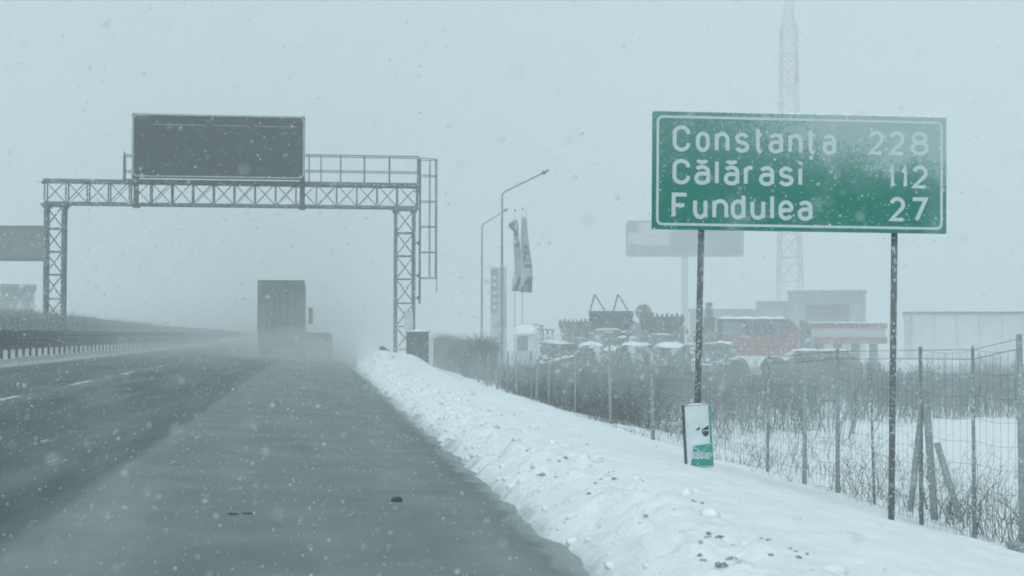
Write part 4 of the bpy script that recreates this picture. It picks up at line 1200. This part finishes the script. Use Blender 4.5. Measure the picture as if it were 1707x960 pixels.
# ------------------------------------------------------------------ weeds and brush (uncountable)
def weeds():
    R = random.Random(21); sp = []
    # rank weeds along the fence line
    for _ in range(9000):
        Y = R.uniform(12, 60); X = FX+.25+abs(R.gauss(0, 1.6))+ (0.0)
        k = noise.noise(Vector((X*.5, Y*.35, 2)))
        if R.random() > .30+1.25*k+smooth(34, 46, Y)*.8-.42*smooth(19, 23, Y)*smooth(38, 33, Y): continue
        sp.append((X, Y, R.uniform(.45, 1.0)*(1.1 if Y < 40 else 1.0)))
    V, F = stems(sp, 31, .30, 1.10, .0034, 5, .32)
    tag(big('dry_weeds', V, F, M['stem']), 'sparse dry weed stalks poking through the snow along the fence', 'weeds', kind='stuff')
    # grass blades bent over near the fence
    sp = []
    for _ in range(6000):
        Y = R.uniform(12, 45); X = R.uniform(6.3, 13)
        k = noise.noise(Vector((X*.6+9, Y*.4, 7)))
        if k < .02: continue
        sp.append((X, Y, R.uniform(.5, 1.1)))
    V, F = stems(sp, 33, .12, .42, .0026, 1, .55)
    tag(big('dry_grass', V, F, M['stem']), 'bent dry grass blades showing through the snow by the fence', 'grass', kind='stuff')
    # dense brush belt before the yard
    sp = []
    for _ in range(23000):
        X = R.uniform(7.3, 46); Y = R.uniform(36, 74)
        edge = 36+9*fb(X*.12, 3, 3)+ (4 if X < 14 else 8)
        if X > 14 and Y < edge: continue
        if X < 10 and Y < 40: continue
        cl_ = fb(X*.30+4, Y*.16, 8)
        if R.random() > .52+1.35*cl_: continue
        sp.append((X, Y, R.uniform(.45, 1.0)*(1+.55*cl_)))
    V, F = stems(sp, 35, .8, 1.62, .009, 7, .24)
    tag(big('brush', V, F, M['stemd']), 'dense grey brush of bare shoots between the fence and the machine yard', 'brush', kind='stuff')
weeds()
# dark bushes near the fence end
def bush(px, d, w, h, label, n=900):
    P = spot(px, d); P.z = gz(P.x, P.y, False)
    t = thing('bush', label, 'bush', P, group='dark bushes past the end of the fence')
    R = random.Random(int(px)); V = []; F = []
    sp = [(R.gauss(0, w*.30), R.gauss(0, w*.30), 1.0) for _ in range(n)]
    V, F = stems([(max(-w/2, min(w/2, x)), max(-w/2, min(w/2, y)), s_) for x, y, s_ in sp], int(px)+1, h*.55, h*.98, .012, 9, .14, base=lambda x, y: 0)
    big('twigs', V, F, M['stemd'], t)
    # clumps of evergreen leaves
    lf = []; fc = []
    for _ in range(n*9):
        a = R.uniform(0, 2*PI); q = math.sqrt(R.random()); x = math.cos(a)*q*w*.5; y = math.sin(a)*q*w*.5; z = h*R.uniform(.03, .97)*(1-(.50 if px < 780 else .14)*q*q)
        if noise.noise(Vector((x*1.8, y*1.8, z*1.8+px))) < -.12: continue
        c = Vector((x, y, z)); u_ = Vector((R.gauss(0,1), R.gauss(0,1), R.gauss(0,1))).normalized()*.055; v_ = Vector((R.gauss(0,1), R.gauss(0,1), R.gauss(0,1))).normalized()*.045
        k = len(lf); lf += [c-u_, c+v_, c+u_, c-v_]; fc.append((k, k+1, k+2, k+3))
    big('foliage', lf, fc, M['hedge'], t)
bush(738, 84, 1.3, 1.95, 'smallest dark bush, next to the control cabinet')
bush(762, 80, 1.1, 1.75, 'low dark bush between the other two bushes')
bush(795, 74, 1.35, 2.1, 'tallest squarish dark bush in front of the fainter lamp post', 1300)
print('plants done')

# ------------------------------------------------------------------ falling snow
def flakes():
    R = np.random.RandomState(5); N = 300000
    Y = R.uniform(.9, 62, N); hw = 3.5+.42*Y
    P = np.stack([.13*Y+R.uniform(-1, 1, N)*hw, Y, R.uniform(-1.0, 1, N)], 1)
    P[:,2] = -1.0+R.uniform(0, 1, N)*(3.6+.26*Y)
    keep = R.rand(N) < np.clip(.30+P[:,1]/16, 0, 1)*np.where(P[:,2] > 1.6+.075*P[:,1], .45, 1)
    P = P[keep]; N = len(P)
    r = np.clip(R.lognormal(math.log(.0031), .42, N), .0017, .008)
    r = np.where(P[:,1] < 4, np.minimum(r, .0045), r)
    base = np.array([(1,0,0),(-1,0,0),(0,1,0),(0,-1,0),(0,0,1),(0,0,-1)], np.float32)
    tri = np.array([(0,2,4),(2,1,4),(1,3,4),(3,0,4),(2,0,5),(1,2,5),(3,1,5),(0,3,5)])
    st = R.uniform(.7, 1.3, (N,1,3))
    V = P[:,None,:]+base[None]*r[:,None,None]*st
    V = V+R.uniform(-.25,.25,(N,6,3))*r[:,None,None]
    F = (tri[None]+6*np.arange(N)[:,None,None]).reshape(-1,3)
    o = big('falling_snow', V.reshape(-1,3), F, M['flake']); tag(o, 'white snowflakes falling through the air over road and verge', 'snowfall', kind='stuff')
fm = NT('snowflake'); fm.col((.88,.91,.92)); fm.rough(.9)
tl_ = fm.n('ShaderNodeBsdfTranslucent'); tl_.inputs['Color'].default_value = (.92,.95,.96,1)
ms_ = fm.n('ShaderNodeMixShader'); ms_.inputs[0].default_value = .55
fm.l(fm.b.outputs[0], ms_.inputs[1]); fm.l(tl_.outputs[0], ms_.inputs[2]); fm.l(ms_.outputs[0], fm.out.inputs['Surface']); M['flake'] = fm.m
flakes()

# ------------------------------------------------------------------ air
HAZE_D = .0049
def haze():
    m = bpy.data.materials.new('haze'); m.use_nodes = True; nt = m.node_tree; nt.nodes.clear()
    out = nt.nodes.new('ShaderNodeOutputMaterial'); pv = nt.nodes.new('ShaderNodeVolumePrincipled')
    pv.inputs['Color'].default_value = (.93,.96,.97,1); pv.inputs['Density'].default_value = HAZE_D; pv.inputs['Anisotropy'].default_value = 0.0
    nt.links.new(pv.outputs[0], out.inputs['Volume'])
    o = MB().box(-1600, 1600, -300, 1600, -3.2, 100).build('haze', m); tag(o, 'pale snowy haze filling the air over the whole place', 'haze', kind='stuff')
haze()

def drift():
    m = bpy.data.materials.new('blowing_snow'); m.use_nodes = True; nt = m.node_tree; nt.nodes.clear()
    N = nt.nodes.new; L = nt.links.new
    out = N('ShaderNodeOutputMaterial'); pv = N('ShaderNodeVolumePrincipled'); pv.inputs['Color'].default_value = (.93,.96,.97,1)
    co = N('ShaderNodeTexCoord').outputs['Object']; sp = N('ShaderNodeSeparateXYZ'); L(co, sp.inputs[0])
    def mr(v, a, b, c, d):
        x = N('ShaderNodeMapRange'); x.interpolation_type = 'SMOOTHSTEP'; L(v, x.inputs[0])
        for k, q in zip((1,2,3,4), (a,b,c,d)): x.inputs[k].default_value = q
        return x.outputs[0]
    def mu(a, b):
        x = N('ShaderNodeMath'); x.operation = 'MULTIPLY'
        for i, v in enumerate((a, b)):
            if isinstance(v, float): x.inputs[i].default_value = v
            else: L(v, x.inputs[i])
        return x.outputs[0]
    nz = N('ShaderNodeTexNoise'); nz.inputs['Scale'].default_value = .16; nz.inputs['Detail'].default_value = 3; L(co, nz.inputs['Vector'])
    d = mu(mr(sp.outputs[2], -.2, 4.2, 1, 0), mr(nz.outputs['Fac'], .3, .7, .35, 1.3))
    d = mu(d, mr(sp.outputs[1], 36, 74, 0, 1)); d = mu(d, mr(sp.outputs[1], 125, 165, 1, 0))
    d = mu(d, DRIFT); d = mu(d, mr(sp.outputs[0], 2.5, 9.0, 1.0, .46))
    # spray thrown up round the lorry's wheels
    def sq(v, c, k):
        a = N('ShaderNodeMath'); a.operation = 'SUBTRACT'; L(v, a.inputs[0]); a.inputs[1].default_value = c
        b = mu(a.outputs[0], 1/k); return mu(b, b)
    def add(a, b):
        x = N('ShaderNodeMath'); L(a, x.inputs[0]); L(b, x.inputs[1]); return x.outputs[0]
    r2 = add(add(sq(sp.outputs[0], -1.2, 4.2), sq(sp.outputs[1], 80.0, 9.0)), sq(sp.outputs[2], .1, 1.9))
    d = add(d, mu(mu(mr(r2, 0.0, 1.0, 1, 0), mr(nz.outputs['Fac'], .35, .65, .25, 1.5)), .15)); L(d, pv.inputs['Density']); L(pv.outputs[0], out.inputs['Volume'])
    o = MB().box(-45, 90, 36, 166, -2.0, 5.05).build('blowing_snow', m); tag(o, 'low blowing snow drifting over the far road and the machine yard', 'blowing snow', kind='stuff')
DRIFT = .022
drift()

# ------------------------------------------------------------------ light
SUN_EL, SUN_AZ = math.radians(48), math.radians(200)     # azimuth clockwise from +Y (behind the camera)
w = bpy.data.worlds.new('World'); SC.world = w; w.use_nodes = True; nt = w.node_tree; nt.nodes.clear()
sky = nt.nodes.new('ShaderNodeTexSky'); sky.sky_type = 'NISHITA'; sky.sun_disc = False
sky.sun_elevation = SUN_EL; sky.sun_rotation = SUN_AZ; sky.air_density = 1.0; sky.dust_density = 4.0; sky.ozone_density = 1.0
hs = nt.nodes.new('ShaderNodeHueSaturation'); hs.inputs['Saturation'].default_value = .12
mx = nt.nodes.new('ShaderNodeMix'); mx.data_type = 'RGBA'; mx.blend_type = 'MULTIPLY'; mx.inputs['Factor'].default_value = 1
mx.inputs[7].default_value = (.81, 1.0, 1.035, 1)
bg = nt.nodes.new('ShaderNodeBackground'); bg.inputs['Strength'].default_value = .12
wo = nt.nodes.new('ShaderNodeOutputWorld')
nt.links.new(sky.outputs[0], hs.inputs['Color']); nt.links.new(hs.outputs[0], mx.inputs[6]); nt.links.new(mx.outputs[2], bg.inputs[0]); nt.links.new(bg.outputs[0], wo.inputs[0])
sd = bpy.data.lights.new('sun', 'SUN'); sd.energy = .6; sd.angle = math.radians(25); sd.color = (.95,1,.98)
so = bpy.data.objects.new('sun', sd); C.objects.link(so)
dirv = Vector((math.sin(SUN_AZ)*math.cos(SUN_EL), math.cos(SUN_AZ)*math.cos(SUN_EL), math.sin(SUN_EL)))
so.rotation_euler = dirv.to_track_quat('Z', 'Y').to_euler()

SC.render.engine = 'CYCLES'
cy = SC.cycles
cy.use_denoising = True
try: cy.denoiser = 'OPENIMAGEDENOISE'; cy.denoising_input_passes = 'RGB_ALBEDO_NORMAL'; cy.denoising_prefilter = 'ACCURATE'
except Exception: pass
cy.max_bounces = 6; cy.diffuse_bounces = 3; cy.glossy_bounces = 2; cy.volume_bounces = 2; cy.transparent_max_bounces = 4
cy.use_adaptive_sampling = False; cy.volume_step_rate = 2.0; cy.volume_max_steps = 128
cy.filter_width = 1.8
SC.view_settings.view_transform = 'Standard'; SC.view_settings.look = 'None'; SC.view_settings.gamma = 1; SC.view_settings.use_curve_mapping = False
SC.view_settings.exposure = 0.55
